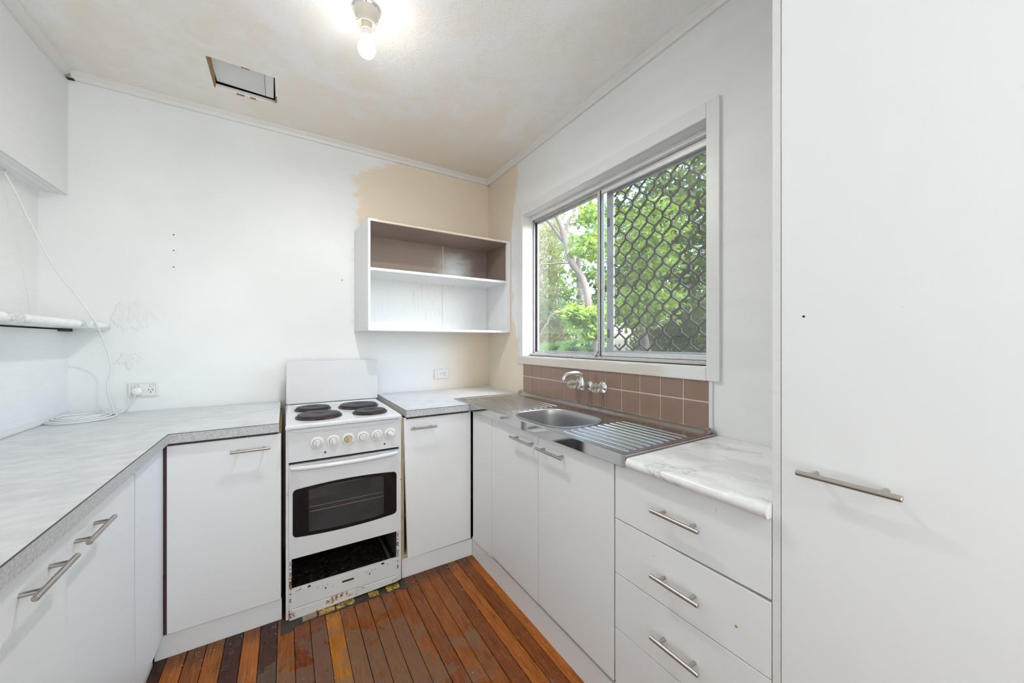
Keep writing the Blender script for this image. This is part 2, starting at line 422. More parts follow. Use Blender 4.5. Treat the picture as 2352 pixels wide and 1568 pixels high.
# ------------------------------------------------------------------ mesh helpers
class MB:
    def __init__(s): s.v = []; s.f = []; s.mi = []
    def add(s, verts, faces, mi=0):
        n = len(s.v); s.v += [tuple(p) for p in verts]; s.f += [tuple(i + n for i in f) for f in faces]; s.mi += [mi] * len(faces); return s
    def box(s, x0, x1, y0, y1, z0, z1, mi=0):
        v = [(x, y, z) for z in (z0, z1) for y in (y0, y1) for x in (x0, x1)]
        return s.add(v, [(0, 2, 3, 1), (4, 5, 7, 6), (0, 1, 5, 4), (2, 6, 7, 3), (0, 4, 6, 2), (1, 3, 7, 5)], mi)
    def hexa(s, bot, top, mi=0):
        return s.add(list(bot) + list(top), [(3, 2, 1, 0), (4, 5, 6, 7), (0, 1, 5, 4), (1, 2, 6, 5), (2, 3, 7, 6), (3, 0, 4, 7)], mi)
    def prism(s, pts, fn, a, b, mi=0):
        """pts: 2-D outline; fn(u, v, w) -> xyz; extruded from w=a to w=b"""
        n = len(pts)
        v = [fn(p[0], p[1], a) for p in pts] + [fn(p[0], p[1], b) for p in pts]
        f = [tuple(range(n - 1, -1, -1)), tuple(range(n, 2 * n))] + [(i, (i + 1) % n, n + (i + 1) % n, n + i) for i in range(n)]
        return s.add(v, f, mi)
    def tube(s, pts, r, n=12, caps=True, mi=0, closed=False):
        P = [Vector(p) for p in pts]; k = len(P)
        rr = r if isinstance(r, (list, tuple)) else [r] * k
        up = None; rings = []
        for i, p in enumerate(P):
            if closed: t = P[(i + 1) % k] - P[i - 1]
            else: t = P[min(i + 1, k - 1)] - P[max(i - 1, 0)]
            t.normalize()
            if up is None:
                up = Vector((0, 0, 1)) if abs(t.z) < .9 else Vector((1, 0, 0))
            a = t.cross(up)
            if a.length < 1e-4: a = t.orthogonal()
            a.normalize(); b = a.cross(t).normalized(); up = b
            rings.append([p + (a * math.cos(2 * math.pi * j / n) + b * math.sin(2 * math.pi * j / n)) * rr[i] for j in range(n)])
        v = [q for ring in rings for q in ring]
        f = []
        for i in range(k if closed else k - 1):
            for j in range(n):
                a0 = i * n + j; a1 = i * n + (j + 1) % n; b0 = ((i + 1) % k) * n + j; b1 = ((i + 1) % k) * n + (j + 1) % n
                f.append((a0, a1, b1, b0))
        if caps and not closed: f += [tuple(range(n - 1, -1, -1)), tuple(range((k - 1) * n, k * n))]
        return s.add(v, f, mi)
    def lathe(s, prof, c, axis='z', n=32, mi=0, sx=1, sy=1):
        """prof: list of (radius, height) along axis from centre c"""
        v = []; f = []
        for r, h in prof:
            for j in range(n):
                a = 2 * math.pi * j / n; u, w = r * math.cos(a) * sx, r * math.sin(a) * sy
                q = {'z': (u, w, h), 'x': (h, u, w), 'y': (u, h, w)}[axis]
                v.append((c[0] + q[0], c[1] + q[1], c[2] + q[2]))
        for i in range(len(prof) - 1):
            for j in range(n):
                f.append((i * n + j, i * n + (j + 1) % n, (i + 1) * n + (j + 1) % n, (i + 1) * n + j))
        f.append(tuple(range(n - 1, -1, -1))); m_ = (len(prof) - 1) * n; f.append(tuple(range(m_, m_ + n)))
        return s.add(v, f, mi)

WLOC = {}
def thing(name, label, cat, loc, group=None):
    o = bpy.data.objects.new(name, None); COL.objects.link(o); o.location = loc; o.empty_display_size = .05
    o['label'] = label; o['category'] = cat
    if group: o['group'] = group
    WLOC[o.name] = Vector(loc); return o
def struct(name, loc=(0, 0, 0)):
    o = bpy.data.objects.new(name, None); COL.objects.link(o); o.location = loc; o.empty_display_size = .05
    o['kind'] = 'structure'; WLOC[o.name] = Vector(loc); return o
def build(mb, name, mats, parent=None, loc=None, smooth=False, bevel=0, seg=2, label=None, kind=None, angle=35, recalc=True, color=None):
    """vertices given in world coordinates; the object's origin goes to loc (default: middle of its box)"""
    v = np.array(mb.v, dtype=float)
    if loc is None: loc = (v.min(0) + v.max(0)) / 2
    loc = Vector(loc)
    me = bpy.data.meshes.new(name)
    me.from_pydata([tuple(p) for p in (v - np.array(loc))], [], mb.f)
    if not isinstance(mats, (list, tuple)): mats = [mats]
    for k in mats: me.materials.append(M[k])
    if len(mats) > 1: me.polygons.foreach_set('material_index', mb.mi)
    if recalc:
        bm = bmesh.new(); bm.from_mesh(me); bmesh.ops.recalc_face_normals(bm, faces=bm.faces); bm.to_mesh(me); bm.free()
    if smooth:
        me.shade_smooth(); me.set_sharp_from_angle(angle=R(angle))
    o = bpy.data.objects.new(name, me); COL.objects.link(o)
    if bevel:
        md = o.modifiers.new('bevel', 'BEVEL'); md.width = bevel; md.segments = seg; md.limit_method = 'ANGLE'; md.angle_limit = R(40)
        md.harden_normals = False
    if parent is not None:
        o.parent = parent; o.location = loc - WLOC[parent.name]
    else: o.location = loc
    WLOC[o.name] = loc
    if label: o['label'] = label
    if kind: o['kind'] = kind
    if color: o.color = color
    return o
def tag(o, label, cat, group=None):
    o['label'] = label; o['category'] = cat
    if group: o['group'] = group
    return o
def rrect(x0, x1, z0, z1, r, n=6):
    pts = []
    for cx, cz, a0 in ((x1 - r, z1 - r, 0), (x0 + r, z1 - r, 90), (x0 + r, z0 + r, 180), (x1 - r, z0 + r, 270)):
        for i in range(n + 1):
            a = R(a0 + 90 * i / n); pts.append((cx + r * math.cos(a), cz + r * math.sin(a)))
    return pts

def catmull(P, n=8, closed=False):
    P = [Vector(p) for p in P]; out_ = []
    for i in range(len(P) - 1):
        p0, p1, p2, p3 = P[max(i - 1, 0)], P[i], P[i + 1], P[min(i + 2, len(P) - 1)]
        for j in range(n):
            t = j / n; out_.append(.5 * ((2 * p1) + (-p0 + p2) * t + (2 * p0 - 5 * p1 + 4 * p2 - p3) * t * t + (-p0 + 3 * p1 - 3 * p2 + p3) * t ** 3))
    out_.append(P[-1]); return out_

H = 2.60
# ------------------------------------------------------------------ room shell
fl = struct('floor', (-1.2, -2.5, 0))
build(MB().box(-2.6, 0.15, -5.2, 0.15, -0.12, -0.012), 'floor_base', 'subfloor', fl)
# boards run away from the camera; pitch and the colours of the row follow the photograph
pitch = 0.0622
C_ = {'D': (0.065, 0.020, 0.014), 'O': (0.42, 0.135, 0.020), 'B': (0.26, 0.078, 0.017), 'R': (0.21, 0.060, 0.020), 'Y': (0.54, 0.21, 0.025), 'M': (0.31, 0.098, 0.017), 'N': (0.15, 0.050, 0.014)}
rowcols = 'DOMODODMRRYMBMBMBMMBOBOMBM'
x = -1.467 - pitch * 7; k = 0
while x < -0.42:
    ch = rowcols[k % len(rowcols)]
    cuts = [-0.60, -2.35 - (k * 0.77) % 1.3, -4.4] if k % 3 else [-0.60, -4.4]
    for i in range(len(cuts) - 1):
        cc = C_[ch] if i == 0 else C_[random.choice('OBMRD')]
        j = random.uniform(.9, 1.12); dz = random.uniform(-.0008, .0004)
        mb = MB().box(x + .0009 + random.uniform(0, .0012), x + pitch - .0010, cuts[i + 1] + .0008, cuts[i] - .0008, -.012, dz)
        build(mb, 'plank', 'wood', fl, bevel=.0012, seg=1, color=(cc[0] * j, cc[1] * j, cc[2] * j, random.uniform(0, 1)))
    x += pitch; k += 1
build(MB().box(-2.6, -1.905, -5.0, 0.0, -.012, -.0005), 'floorboards_under_cupboards', 'wood', fl, color=(0.25, .08, .02, .5))
build(MB().box(-.415, 0.0, -5.0, 0.0, -.012, -.0005), 'floorboards_under_sink', 'wood', fl, color=(0.25, .08, .02, .5))

wb = struct('wall_back', (-1.2, 0, 0))
build(MB().box(-2.62, 0.12, 0.0, 0.1, 0, 2.75), 'plasterboard', 'wall_back', wb)
for (hx, hz) in ((-1.96, 1.857), (-1.96, 1.77), (-1.96, 1.679), (-1.112, 1.683)):
    build(MB().lathe([(.0034, -.0006), (.0034, 0)], (hx, 0, hz), 'y', 10), 'screw_hole', 'black', wb)

wr = struct('wall_right', (0, -2.5, 0))
W0, W1, Z0, Z1 = -1.868, -0.533, 1.170, 2.165       # window opening in the right wall
mb = MB()
mb.box(0, .1, -5.1, W0, 0, 2.75); mb.box(0, .1, W1, 0.0, 0, 2.75); mb.box(0, .1, W0, W1, 0, Z0); mb.box(0, .1, W0, W1, Z1, 2.75)
build(mb, 'plasterboard', 'wall_right', wr)

wl_ = struct('wall_left', (-2.35, -2.5, 0))
# lower wall, bulkhead with a torn top edge, recessed back of the old servery hatch
build(MB().box(-2.45, -2.35, -5.1, 0, 0, 1.325), 'lower_panel', 'paint', wl_)
n = 60; top = []
for i in range(n + 1):
    yy = -5.1 * (i / n) ** 1.6
    zz = 2.556 - .010 * min(1, -yy / .5) + random.uniform(-.006, .005) + (.012 if yy < -.8 else 0)
    top.append((yy, zz))
pts = [(0, 1.995)] + top + [(-5.1, 1.995)]
build(MB().prism(pts, lambda u, v, w: (w, u, v), -2.365, -2.35), 'bulkhead_panel', 'paint', wl_)
build(MB().box(-2.45, -2.366, -5.1, 0, 1.995, 2.535), 'bulkhead_core', 'paint', wl_)
build(MB().box(-2.449, -2.3495, -3.0, 0, 1.991, 1.9945), 'corner_bead', 'bead', wl_, label='perforated metal corner bead under the bulkhead')
build(MB().box(-2.50, -2.446, -5.1, 0, 1.325, 1.99), 'hatch_back_panel', 'paint', wl_)
build(MB().box(-2.349, -2.345, -0.6, -.002, .905, .925), 'sealant_bead', 'trimpaint', wl_)

rear = struct('wall_rear', (-1.2, -5.1, 0))
mb = MB(); mb.box(-2.6, -2.45, -5.2, -5.1, 0, 2.75); mb.box(-2.45, .1, -5.2, -5.1, 2.62, 2.75); mb.box(-2.45, .1, -5.2, -5.1, 0, 2.62)
build(mb, 'plasterboard', 'paint', rear)

# ceiling with the hole where a vent was cut
HX0, HX1, HY0, HY1 = -1.752, -1.482, -0.492, -0.243
ce = struct('ceiling', (-1.2, -2.5, H))
mb = MB()
mb.box(-2.62, .12, -5.2, HY0, H, H + .012); mb.box(-2.62, .12, HY1, .02, H, H + .012)
mb.box(-2.62, HX0, HY0, HY1, H, H + .012); mb.box(HX1, .12, HY0, HY1, H, H + .012)
build(mb, 'ceiling_sheet', 'ceiling', ce)
mb = MB().box(-2.62, .12, -5.2, .1, H + .13, H + .2)
build(mb, 'dark_void_cover', 'black', ce)  # black sheet added over the void: keeps sky out, vent slots dark
# fibreboard edge of the hole, thicker on the left side where it broke away
mb = MB(); mb.hexa([(HX0 - .001, HY1, H - .001), (HX0 - .001, HY0, H - .001), (HX0 + .001, HY0, H - .001), (HX0 + .001, HY1, H - .001)],
                   [(HX0, HY1, H + .02), (HX0, HY0, H + .045), (HX0 + .018, HY0, H + .045), (HX0 + .006, HY1, H + .02)])
build(mb, 'broken_edge', 'brownboard', ce, label='bare brown fibreboard edge of the vent hole')
for q in ((-1.66, -1.625, HY1 - .001, HY1 + .006), (-1.60, -1.575, HY1 - .001, HY1 + .006), (-1.62, -1.585, HY0 - .004, HY0 + .003), (HX1 - .002, HX1 + .006, -.33, -.27)):
    build(MB().box(*q, H - .0015, H + .004), 'broken_edge', 'brownboard', ce)
# loose white panel lying inside the hole, tilted so that dark slots open at the near edges
mb = MB(); mb.hexa([(HX0 + .012, HY1 - .020, H + .026), (HX0 + .006, HY0 - .02, H + .030), (HX1 - .045, HY0 - .02, H + .022), (HX1 - .048, HY1 - .020, H + .022)],
                   [(HX0 + .012, HY1 - .020, H + .032), (HX0 + .006, HY0 - .02, H + .036), (HX1 - .045, HY0 - .02, H + .028), (HX1 - .048, HY1 - .020, H + .028)])
build(mb, 'vent_panel', 'vent_in', ce, bevel=.001)
mb = MB().hexa([(HX1 - .046, HY1 - .030, H + .016), (HX1 - .044, HY0 - .02, H + .016), (HX1 - .004, HY0 - .02, H + .013), (HX1 - .010, HY1 - .040, H + .010)],
               [(HX1 - .046, HY1 - .030, H + .021), (HX1 - .044, HY0 - .02, H + .021), (HX1 - .004, HY0 - .02, H + .018), (HX1 - .010, HY1 - .040, H + .015)])
build(mb, 'vent_panel', 'vent_in', ce, bevel=.001)
mb = MB().box(HX0, HX1, HY1 - .004, HY1, H + .012, H + .022); mb.box(HX1 - .001, HX1 + .003, HY0, HY1, H + .010, H + .05)
mb.box(HX0, HX1, HY0 - .003, HY0, H + .010, H + .05)
build(mb, 'hole_lining', 'vent_in', ce)

# cornice battens
def batten(name, p0, p1, axis):
    prof = [(0, 0), (.034, 0), (.034, -.008), (.020, -.020), (.013, -.036), (0, -.036)]
    if axis == 'x': f = lambda u, v, w: (w, -u, H + v)
    elif axis == 'y': f = lambda u, v, w: (-u, w, H + v)
    o = build(MB().prism(prof, f, p0, p1), name, 'cornice'); o['kind'] = 'structure'; return o
batten('trim_1', -2.335, 0.0, 'x')
batten('trim_2', -5.1, -0.0, 'y')
# strip of old cornice above the torn edge of the left bulkhead
mb = MB().hexa([(-2.43, -.02, 2.53), (-2.43, -5.1, 2.53), (-2.400, -5.1, 2.53), (-2.390, -.02, 2.535)],
               [(-2.43, -.02, 2.60), (-2.43, -5.1, 2.60), (-2.325, -5.1, 2.599), (-2.325, -.02, 2.599)])
o = build(mb, 'trim_3', 'cornice'); o['kind'] = 'structure'
o = build(MB().box(-2.35, -2.325, -.020, -.004, 2.562, 2.566), 'trim_gap_shade', 'black'); o['kind'] = 'structure'  # black sliver painted in as the shaded gap at the cornice end

# old servery ledge: marble laminate shelf with a rounded nose
prof = []
for i in range(9):
    a = R(-90 + 180 * i / 8); prof.append((-2.215 + .015 * math.cos(a), 1.3485 + .0165 * math.sin(a)))
prof = [(-2.4455, 1.332)] + prof + [(-2.4455, 1.365)]
led = thing('servery_ledge', 'marble look ledge with rounded nose along the left wall under the hatch', 'shelf', (-2.33, -1.3, 1.33))
build(MB().prism(prof, lambda u, v, w: (u, w, v), -2.6, -0.001), 'ledge_board', 'marble', led, smooth=True, angle=50)
mb = MB().hexa([(-2.30, -.001, 1.322), (-2.30, -.05, 1.324), (-2.222, -.12, 1.330), (-2.218, -.001, 1.320)], [(-2.30, -.001, 1.333), (-2.30, -.05, 1.333), (-2.222, -.12, 1.333), (-2.202, -.001, 1.3345)])
build(mb, 'torn_laminate', 'marble', led, label='torn lip of laminate at the end of the ledge')
build(MB().box(-2.349, -2.335, -.10, -.001, 1.318, 1.331), 'dark_strip', 'grime', led)  # dark strip under the back end of the ledge

# ------------------------------------------------------------------ window
win = struct('window_1', (0, -1.2, 1.17))
b = .003
def arch(name, x0, x1, y0, y1, z0, z1, mt): return build(MB().box(x0, x1, y0, y1, z0, z1), name, mt, win, bevel=.0025)
arch('architrave', -.014, .0, -1.915, -1.862, 1.112, 2.222, 'trimpaint')
arch('architrave', -.014, .0, -.537, -.476, 1.163, 2.222, 'trimpaint')
arch('architrave', -.0145, .0, -1.862, -.537, 2.160, 2.222, 'trimpaint')
arch('apron', -.016, .0, -1.862, -.476, 1.112, 1.1635, 'sill')
# reveal linings
build(MB().box(-.010, .12, -1.862, -.537, 1.158, 1.170), 'sill_board', 'sill', win, bevel=.002)
build(MB().box(-.0, .12, -.5365, -.526, 1.170, 2.165), 'reveal', 'trimpaint', win)
build(MB().box(-.0, .12, -1.876, -1.8655, 1.170, 2.165), 'reveal', 'trimpaint', win)
build(MB().box(-.0, .12, -1.865, -.537, 2.160, 2.172), 'reveal', 'trimpaint', win)
build(MB().box(.055, .12, -1.865, -.537, 2.135, 2.160), 'stop_bead', 'cornice', win, bevel=.002)
build(MB().box(.050, .12, -1.865, -.537, 1.170, 1.186), 'stop_bead', 'flaky', win, bevel=.002)
# aluminium outer frame (fixed to the reveal)
fx0, fx1 = .078, .118
mb = MB(); mb.box(fx0, fx1, -.551, -.537, 1.186, 2.135); mb.box(fx0, fx1, -1.865, -1.851, 1.186, 2.135)
mb.box(fx0, fx1, -1.865, -.537, 2.119, 2.135); mb.box(fx0, fx1, -1.865, -.537, 1.186, 1.197)
build(mb, 'window_frame', 'alu', win, bevel=.0015)
mb = MB(); mb.box(.088, .091, -.558, -.551, 1.197, 2.119); mb.box(.098, .101, -.562, -.551, 1.197, 2.119)
build(mb, 'frame_channel', 'rubber', win)
# left (far) sash
def sash(xa, xb, y0, y1, z0, z1, wy, wz):
    m_ = MB(); m_.box(xa, xb, y1 - wy, y1, z0, z1); m_.box(xa, xb, y0, y0 + wy, z0, z1)
    m_.box(xa, xb, y0 + wy, y1 - wy, z1 - wz, z1); m_.box(xa, xb, y0 + wy, y1 - wy, z0, z0 + wz); return m_
s1 = build(sash(.094, .108, -1.20, -.560, 1.194, 2.120, .010, .013), 'sash_frame', 'alu', win, bevel=.0015)
build(MB().box(.100, .103, -1.195, -.566, 1.200, 2.112), 'glass_pane', 'glass', s1)
# right (near) sliding sash
s2 = build(sash(.072, .088, -1.862, -1.185, 1.190, 2.118, .022, .020), 'sash_frame', 'aluwhite', win, bevel=.0015)
build(MB().box(.079, .082, -1.845, -1.20, 1.205, 2.10), 'glass_pane', 'glass', s2)
mb = MB(); mb.box(.066, .072, -1.190, -1.186, 1.19, 2.118); mb.box(.064, .072, -1.206, -1.2, 1.19, 2.118)
build(mb, 'sash_rib', 'aluwhite', s2)
build(MB().box(.068, .0725, -1.2095, -1.2065, 1.19, 2.118), 'sash_seal', 'rubber', s2)
# security screen outside: frame, diamond grille, fly mesh
scn = build(sash(.112, .124, -1.865, -1.212, 1.190, 2.125, .050, .030), 'security_screen', 'alu', win, bevel=.002)
mb = MB()
for (zz, hh) in ((1.29, .05), (1.915, .05)): mb.box(.1095, .112, -1.236, -1.219, zz, zz + hh)
build(mb, 'screen_clip', 'greysteel', scn)
mb = MB()
dy, dz = .0457, .1125; y_c = -1.386 ; gx = .128
def bar(p, q, r0=.0040):
    (ya, za), (yb, zb) = p, q
    d = Vector((0, yb - ya, zb - za)).normalized(); nrm = Vector((0, -d.z, d.y)) * r0
    mb.hexa([(gx - .008, ya - nrm.y, za - nrm.z), (gx - .008, ya + nrm.y, za + nrm.z), (gx - .008, yb + nrm.y, zb + nrm.z), (gx - .008, yb - nrm.y, zb - nrm.z)],
            [(gx + .001, ya - nrm.y, za - nrm.z), (gx + .001, ya + nrm.y, za + nrm.z), (gx + .001, yb + nrm.y, zb + nrm.z), (gx + .001, yb - nrm.y, zb - nrm.z)])
for ic in range(-11, 5):
    yc = y_c + ic * dy
    if yc < -1.87 or yc > -1.22: continue
    zoff = 0 if ic % 2 == 0 else dz / 2
    for jz in range(-8, 4):
        zn = 1.888 + zoff + jz * dz
        if zn < 1.20 or zn > 2.13: continue
        bar((yc, zn - .009), (yc, zn + .009), .0060)
        for s in (-1, 1):
            y2 = yc + s * dy
            if y2 < -1.87 or y2 > -1.22: continue
            z2 = zn + dz / 2
            if z2 > 2.14: continue
            # wavy expanded-metal strand between two nodes
            a = (yc, zn + .008); c = (y2, z2 - .008)
            p1 = (yc + s * dy * .12, zn + .008 + (dz / 2 - .016) * .18); p2 = (yc + s * dy * .88, zn + .008 + (dz / 2 - .016) * .82)
            bar(a, p1, .0036); bar(p1, p2, .0033); bar(p2, c, .0036)
build(mb, 'diamond_grille', 'meshbrown', scn, recalc=False)
build(MB().box(.1305, .1308, -1.83, -1.25, 1.215, 2.10), 'fly_screen', 'fly', scn)
# latch and lock
mb = MB().box(.052, .066, -1.203, -1.193, 1.215, 1.275); mb.box(.060, .072, -1.200, -1.190, 1.215, 1.275)
mb.lathe([(.010, -.02), (.012, -.016), (.012, -.004), (.009, 0)], (.060, -1.193, 1.197), 'x', 20)
mb.box(.045, .068, -1.205, -1.187, 1.184, 1.204)
build(mb, 'window_lock', 'steelpol', win, bevel=.001)
mb = MB().box(.064, .070, -1.189, -1.183, 1.60, 1.735)
build(mb, 'finger_pull', 'aluwhite', win, bevel=.001)
build(MB().box(.070, .073, -1.184, -1.178, 1.605, 1.73), 'pull_recess', 'rubber', win)

# ------------------------------------------------------------------ tiled splashback
sp = thing('tiled_splashback', 'brown glazed tile splashback with cream grout behind the sink', 'splashback', (0, -1.2, .914))
build(MB().box(-.004, 0, -1.872, -.534, .916, 1.112), 'grout', 'grout', sp)
tp = .11125
for i in range(12):
    y1 = -.5345 - i * tp
    for (z0, z1) in ((.9215, 1.0240), (1.0290, 1.1115)):
        g = .0024
        mb = MB().box(-.0072 - random.uniform(0, .0004), -.003, y1 - tp + g, y1 - g, z0, z1)
        build(mb, 'tile', 'tile', sp, bevel=.0012)
build(MB().box(-.008, 0, -1.884, -1.872, .908, 1.112), 'edge_strip', 'trimpaint', sp, bevel=.002)

# ------------------------------------------------------------------ handles
def make_handle(length, posts, name='handle'):
    """bar handle lying along local X, standing off along local -Y"""
    m_ = MB(); L = length / 2; r = .0058; st = .030
    m_.lathe([(r * .8, -L), (r, -L + .0012), (r, L - .0012), (r * .8, L)], (0, -st, 0), 'x', 20)
    for px in posts: m_.lathe([(.0048, -st), (.0048, 0)], (px, 0, 0), 'y', 16)
    return m_
hmesh = {}
def handle(parent, loc, rot, length=.145, posts=(-.048, .048)):
    key = (round(length, 3), posts)
    if key not in hmesh:
        mb = make_handle(length, posts); me = bpy.data.meshes.new('handle')
        me.from_pydata(mb.v, [], mb.f); me.materials.append(M['nickel'])
        bm = bmesh.new(); bm.from_mesh(me); bmesh.ops.recalc_face_normals(bm, faces=bm.faces); bm.to_mesh(me); bm.free()
        me.shade_smooth(); me.set_sharp_from_angle(angle=R(40)); hmesh[key] = me
    o = bpy.data.objects.new('handle', hmesh[key]); COL.objects.link(o)
    o.parent = parent; o.location = Vector(loc) - WLOC[parent.name]; o.rotation_euler = rot
    return o

# ------------------------------------------------------------------ cabinets
FB, FR, FL = -.722, -.500, -1.851
T = .016
# left run
cl = thing('base_cabinet', 'white two door base cabinet along the left wall beneath the long worktop', 'cabinet', (-2.1, -1.2, 0))
mb = MB(); mb.box(-2.345, -1.885, -1.935, -1.919, .1, .858); mb.box(-2.345, -1.885, -1.935, -.74, .1, .116); mb.box(-2.345, -2.333, -1.919, -.74, .116, .858)
mb.box(-1.905, -1.882, -1.919, -.74, .84, .858)
build(mb, 'carcass', 'lam', cl)
d = build(MB().box(FL - T, FL, -1.475, -1.052, .098, .855), 'door', 'lam', cl, bevel=.0008)
handle(d, (FL, -1.392, .806), (0, 0, R(90)), .150, (-.050, .050))
d = build(MB().box(FL - T, FL, -1.919, -1.4775, .098, .855), 'door', 'lam', cl, bevel=.0008)
handle(d, (FL, -1.600, .804), (0, 0, R(90)), .160, (-.051, .051))
build(MB().box(FL - T, FL, -1.040, -.7235, .098, .858), 'filler_panel', 'lam', cl)
build(MB().box(FL - T - .004, FL - T + .006, -1.052, -1.040, .098, .858), 'scribe_strip', 'edge', cl)
build(MB().box(-1.894, -1.879, -1.935, -.735, 0, .1), 'kickboard', 'lam', cl)

# corner unit left of the stove
cb = thing('base_cabinet', 'single door white cabinet left of the stove, under the worktop corner', 'cabinet', (-1.65, -.4, 0))
mb = MB(); mb.box(-1.468, -1.452, -.705, -.01, .0, .856, 0); mb.box(-1.86, -1.468, -.70, -.01, .098, .114, 0); mb.box(-1.86, -1.468, -.70, -.67, .835, .851, 0)
mb.box(-1.8500, -1.8410, -.7215, -.690, .098, .851, 1)
build(mb, 'carcass', ['particle', 'maroon'], cb)
d = build(MB().box(-1.8405, -1.4545, FB, FB + T, .0955, .8495), 'door', 'lam', cb, bevel=.0008)
handle(d, (-1.5645, FB, .7975), (0, 0, 0), .143, (-.046, .046))
build(MB().box(-1.878, -1.4515, -.716, -.702, 0, .0915), 'kickboard', 'lam', cb)

# unit right of the stove (door has dropped and leans)
cr = thing('base_cabinet', 'narrow white cabinet with a leaning door, right of the stove', 'cabinet', (-.70, -.4, 0))
mb = MB(); mb.box(-.908, -.892, -.705, -.01, .0, .856, 0); mb.box(-.892, -.51, -.70, -.01, .098, .114, 0); mb.box(-.892, -.51, -.70, -.67, .835, .852, 0)
build(mb, 'carcass', ['tanedge'], cr)
mb = MB().prism([(-.898, .8575), (-.8775, .0985), (-.5035, .1055), (-.5035, .8595)], lambda u, v, w: (u, w, v), FB, FB + T)
d = build(mb, 'door', 'lam', cr, bevel=.0008)
handle(d, (-.795, FB, .801), (0, R(.4), 0), .146, (-.047, .047))
build(MB().box(-.907, -.4925, -.716, -.702, 0, .0965), 'kickboard', 'lam', cr)

# sink unit
cs = thing('sink_cabinet', 'white two door cabinet with a filler panel below the steel sink', 'cabinet', (-.25, -1.3, 0))
mb = MB(); mb.box(-.484, -.01, -1.832, -1.818, .12, .860); mb.box(-.484, -.01, -1.818, -.752, .12, .136); mb.box(-.484, -.47, -1.818, -.752, .82, .860)
build(mb, 'carcass', 'tanedge', cs)
build(MB().box(FR, FR + T, -.9715, -.747, .112, .866), 'filler_panel', 'lam', cs)
d = build(MB().box(FR, FR + T, -1.3955, -.9745, .126, .866), 'door', 'lam', cs, bevel=.0008)
handle(d, (FR, -1.2965, .816), (0, 0, R(-90)), .181, (-.062, .062))
d = build(MB().box(FR, FR + T, -1.828, -1.3985, .128, .866), 'door', 'lam', cs, bevel=.0008)
handle(d, (FR, -1.505, .813), (0, 0, R(-90)), .172, (-.060, .060))
build(MB().box(-.4915, -.480, -1.8335, -.7175, 0, .1085), 'kickboard', 'lam', cs)

# drawers
cd = thing('drawer_cabinet', 'white four drawer unit between the sink cupboards and the tall cupboard', 'cabinet', (-.25, -2.07, 0))
mb = MB(); mb.box(-.484, -.01, -2.298, -2.284, .12, .866); mb.box(-.484, -.01, -2.284, -1.836, .12, .134); mb.box(-.484, -.46, -2.284, -1.836, .68, .69); mb.box(-.486, -.46, -2.284, -1.836, .49, .51); mb.box(-.484, -.46, -2.284, -1.836, .305, .32)
build(mb, 'carcass', 'tanedge', cd)
zs = [(.6815, .868), (.500, .678), (.3165, .497), (.130, .3135)]
for i, (z0, z1) in enumerate(zs):
    tilt = [0, .0045, 0, 0][i]
    mb = MB().prism([(-1.836, z0), (-2.2975, z0), (-2.2975, z1 - tilt), (-1.836, z1)], lambda u, v, w: (w, u, v), FR, FR + T)
    d = build(mb, 'drawer_front', 'lam', cd, bevel=.0008)
    if i < 3: handle(d, (FR, -2.069, (.774, .583, .4035)[i]), (0, 0, R(-90)), .147, (-.046, .046))
    else: handle(d, (FR, -2.069, .225), (0, 0, R(-90)), .147, (-.046, .046))
    if i == 1:
        build(MB().add([(FR - .0003, -2.217, .573), (FR - .0003, -2.224, .574), (FR - .0003, -2.226, .570), (FR - .0003, -2.219, .568)], [(0, 1, 2, 3)]), 'chip', 'brownboard', d)

build(MB().box(-.4915, -.480, -2.2985, -1.8345, 0, .1085), 'kickboard', 'lam', cd)
# tall pantry cupboard
cp = thing('pantry_cupboard', 'tall white cupboard reaching the ceiling at the right edge, one long bar handle', 'cupboard', (-.25, -2.7, 0))
mb = MB(); mb.box(FR, -.005, -2.316, -2.300, 0, H - .002); mb.box(-.02, -.005, -3.1, -2.316, 0, H - .002); mb.box(FR + T, -.005, -3.1, -3.084, 0, H - .002); mb.box(FR + T, -.005, -3.084, -2.316, .1, .116)
build(mb, 'carcass', 'trimpaint', cp)
d = build(MB().box(FR - .0008, FR + T - .0008, -3.098, -2.3175, .10, H - .004), 'door', 'lam', cp, bevel=.001)
handle(d, (FR, -2.4335, .9945), (0, 0, R(-90)), .156, (-.052, .052))
build(MB().lathe([(.0025, 0), (.0025, .0006)], (FR - .0014, -2.359, 1.321), 'x', 8), 'screw_hole', 'black', d)
build(MB().box(-.48, -.466, -3.1, -2.316, 0, .1), 'kickboard', 'lam', cp)

# ------------------------------------------------------------------ worktops
wt = thing('worktop', 'grey streaked laminate corner worktop left of the stove', 'worktop', (-2.0, -.8, .86))
out = [(-2.349, -.002), (-1.462, -.002), (-1.462, -.735), (-1.834, -.735), (-1.834, -1.952), (-2.349, -1.952)]
build(MB().prism(out, lambda u, v, w: (u, v, w), .874, .9), 'laminate_top', 'worktop', wt)
mb = MB(); mb.box(-1.834, -1.4615, -.737, -.7345, .861, .8985); mb.box(-1.8355, -1.8325, -1.953, -.7365, .861, .8985)
build(mb, 'front_edge', 'edge', wt)
mb = MB(); mb.box(-1.834, -1.4615, -.7375, -.7345, .8985, .9002); mb.box(-1.8345, -1.832, -1.953, -.7365, .8985, .9002)
build(mb, 'edge_line', 'edgeline', wt)
build(MB().box(-1.4625, -1.4605, -.735, -.003, .861, .8995), 'raw_end', 'particle', wt, label='bare chipboard end beside the stove')
mb = MB().box(-1.84, -1.47, -.730, -.70, .852, .861)
build(mb, 'dark_strip', 'grime', wt)  # dark strip filling the gap between door top and worktop

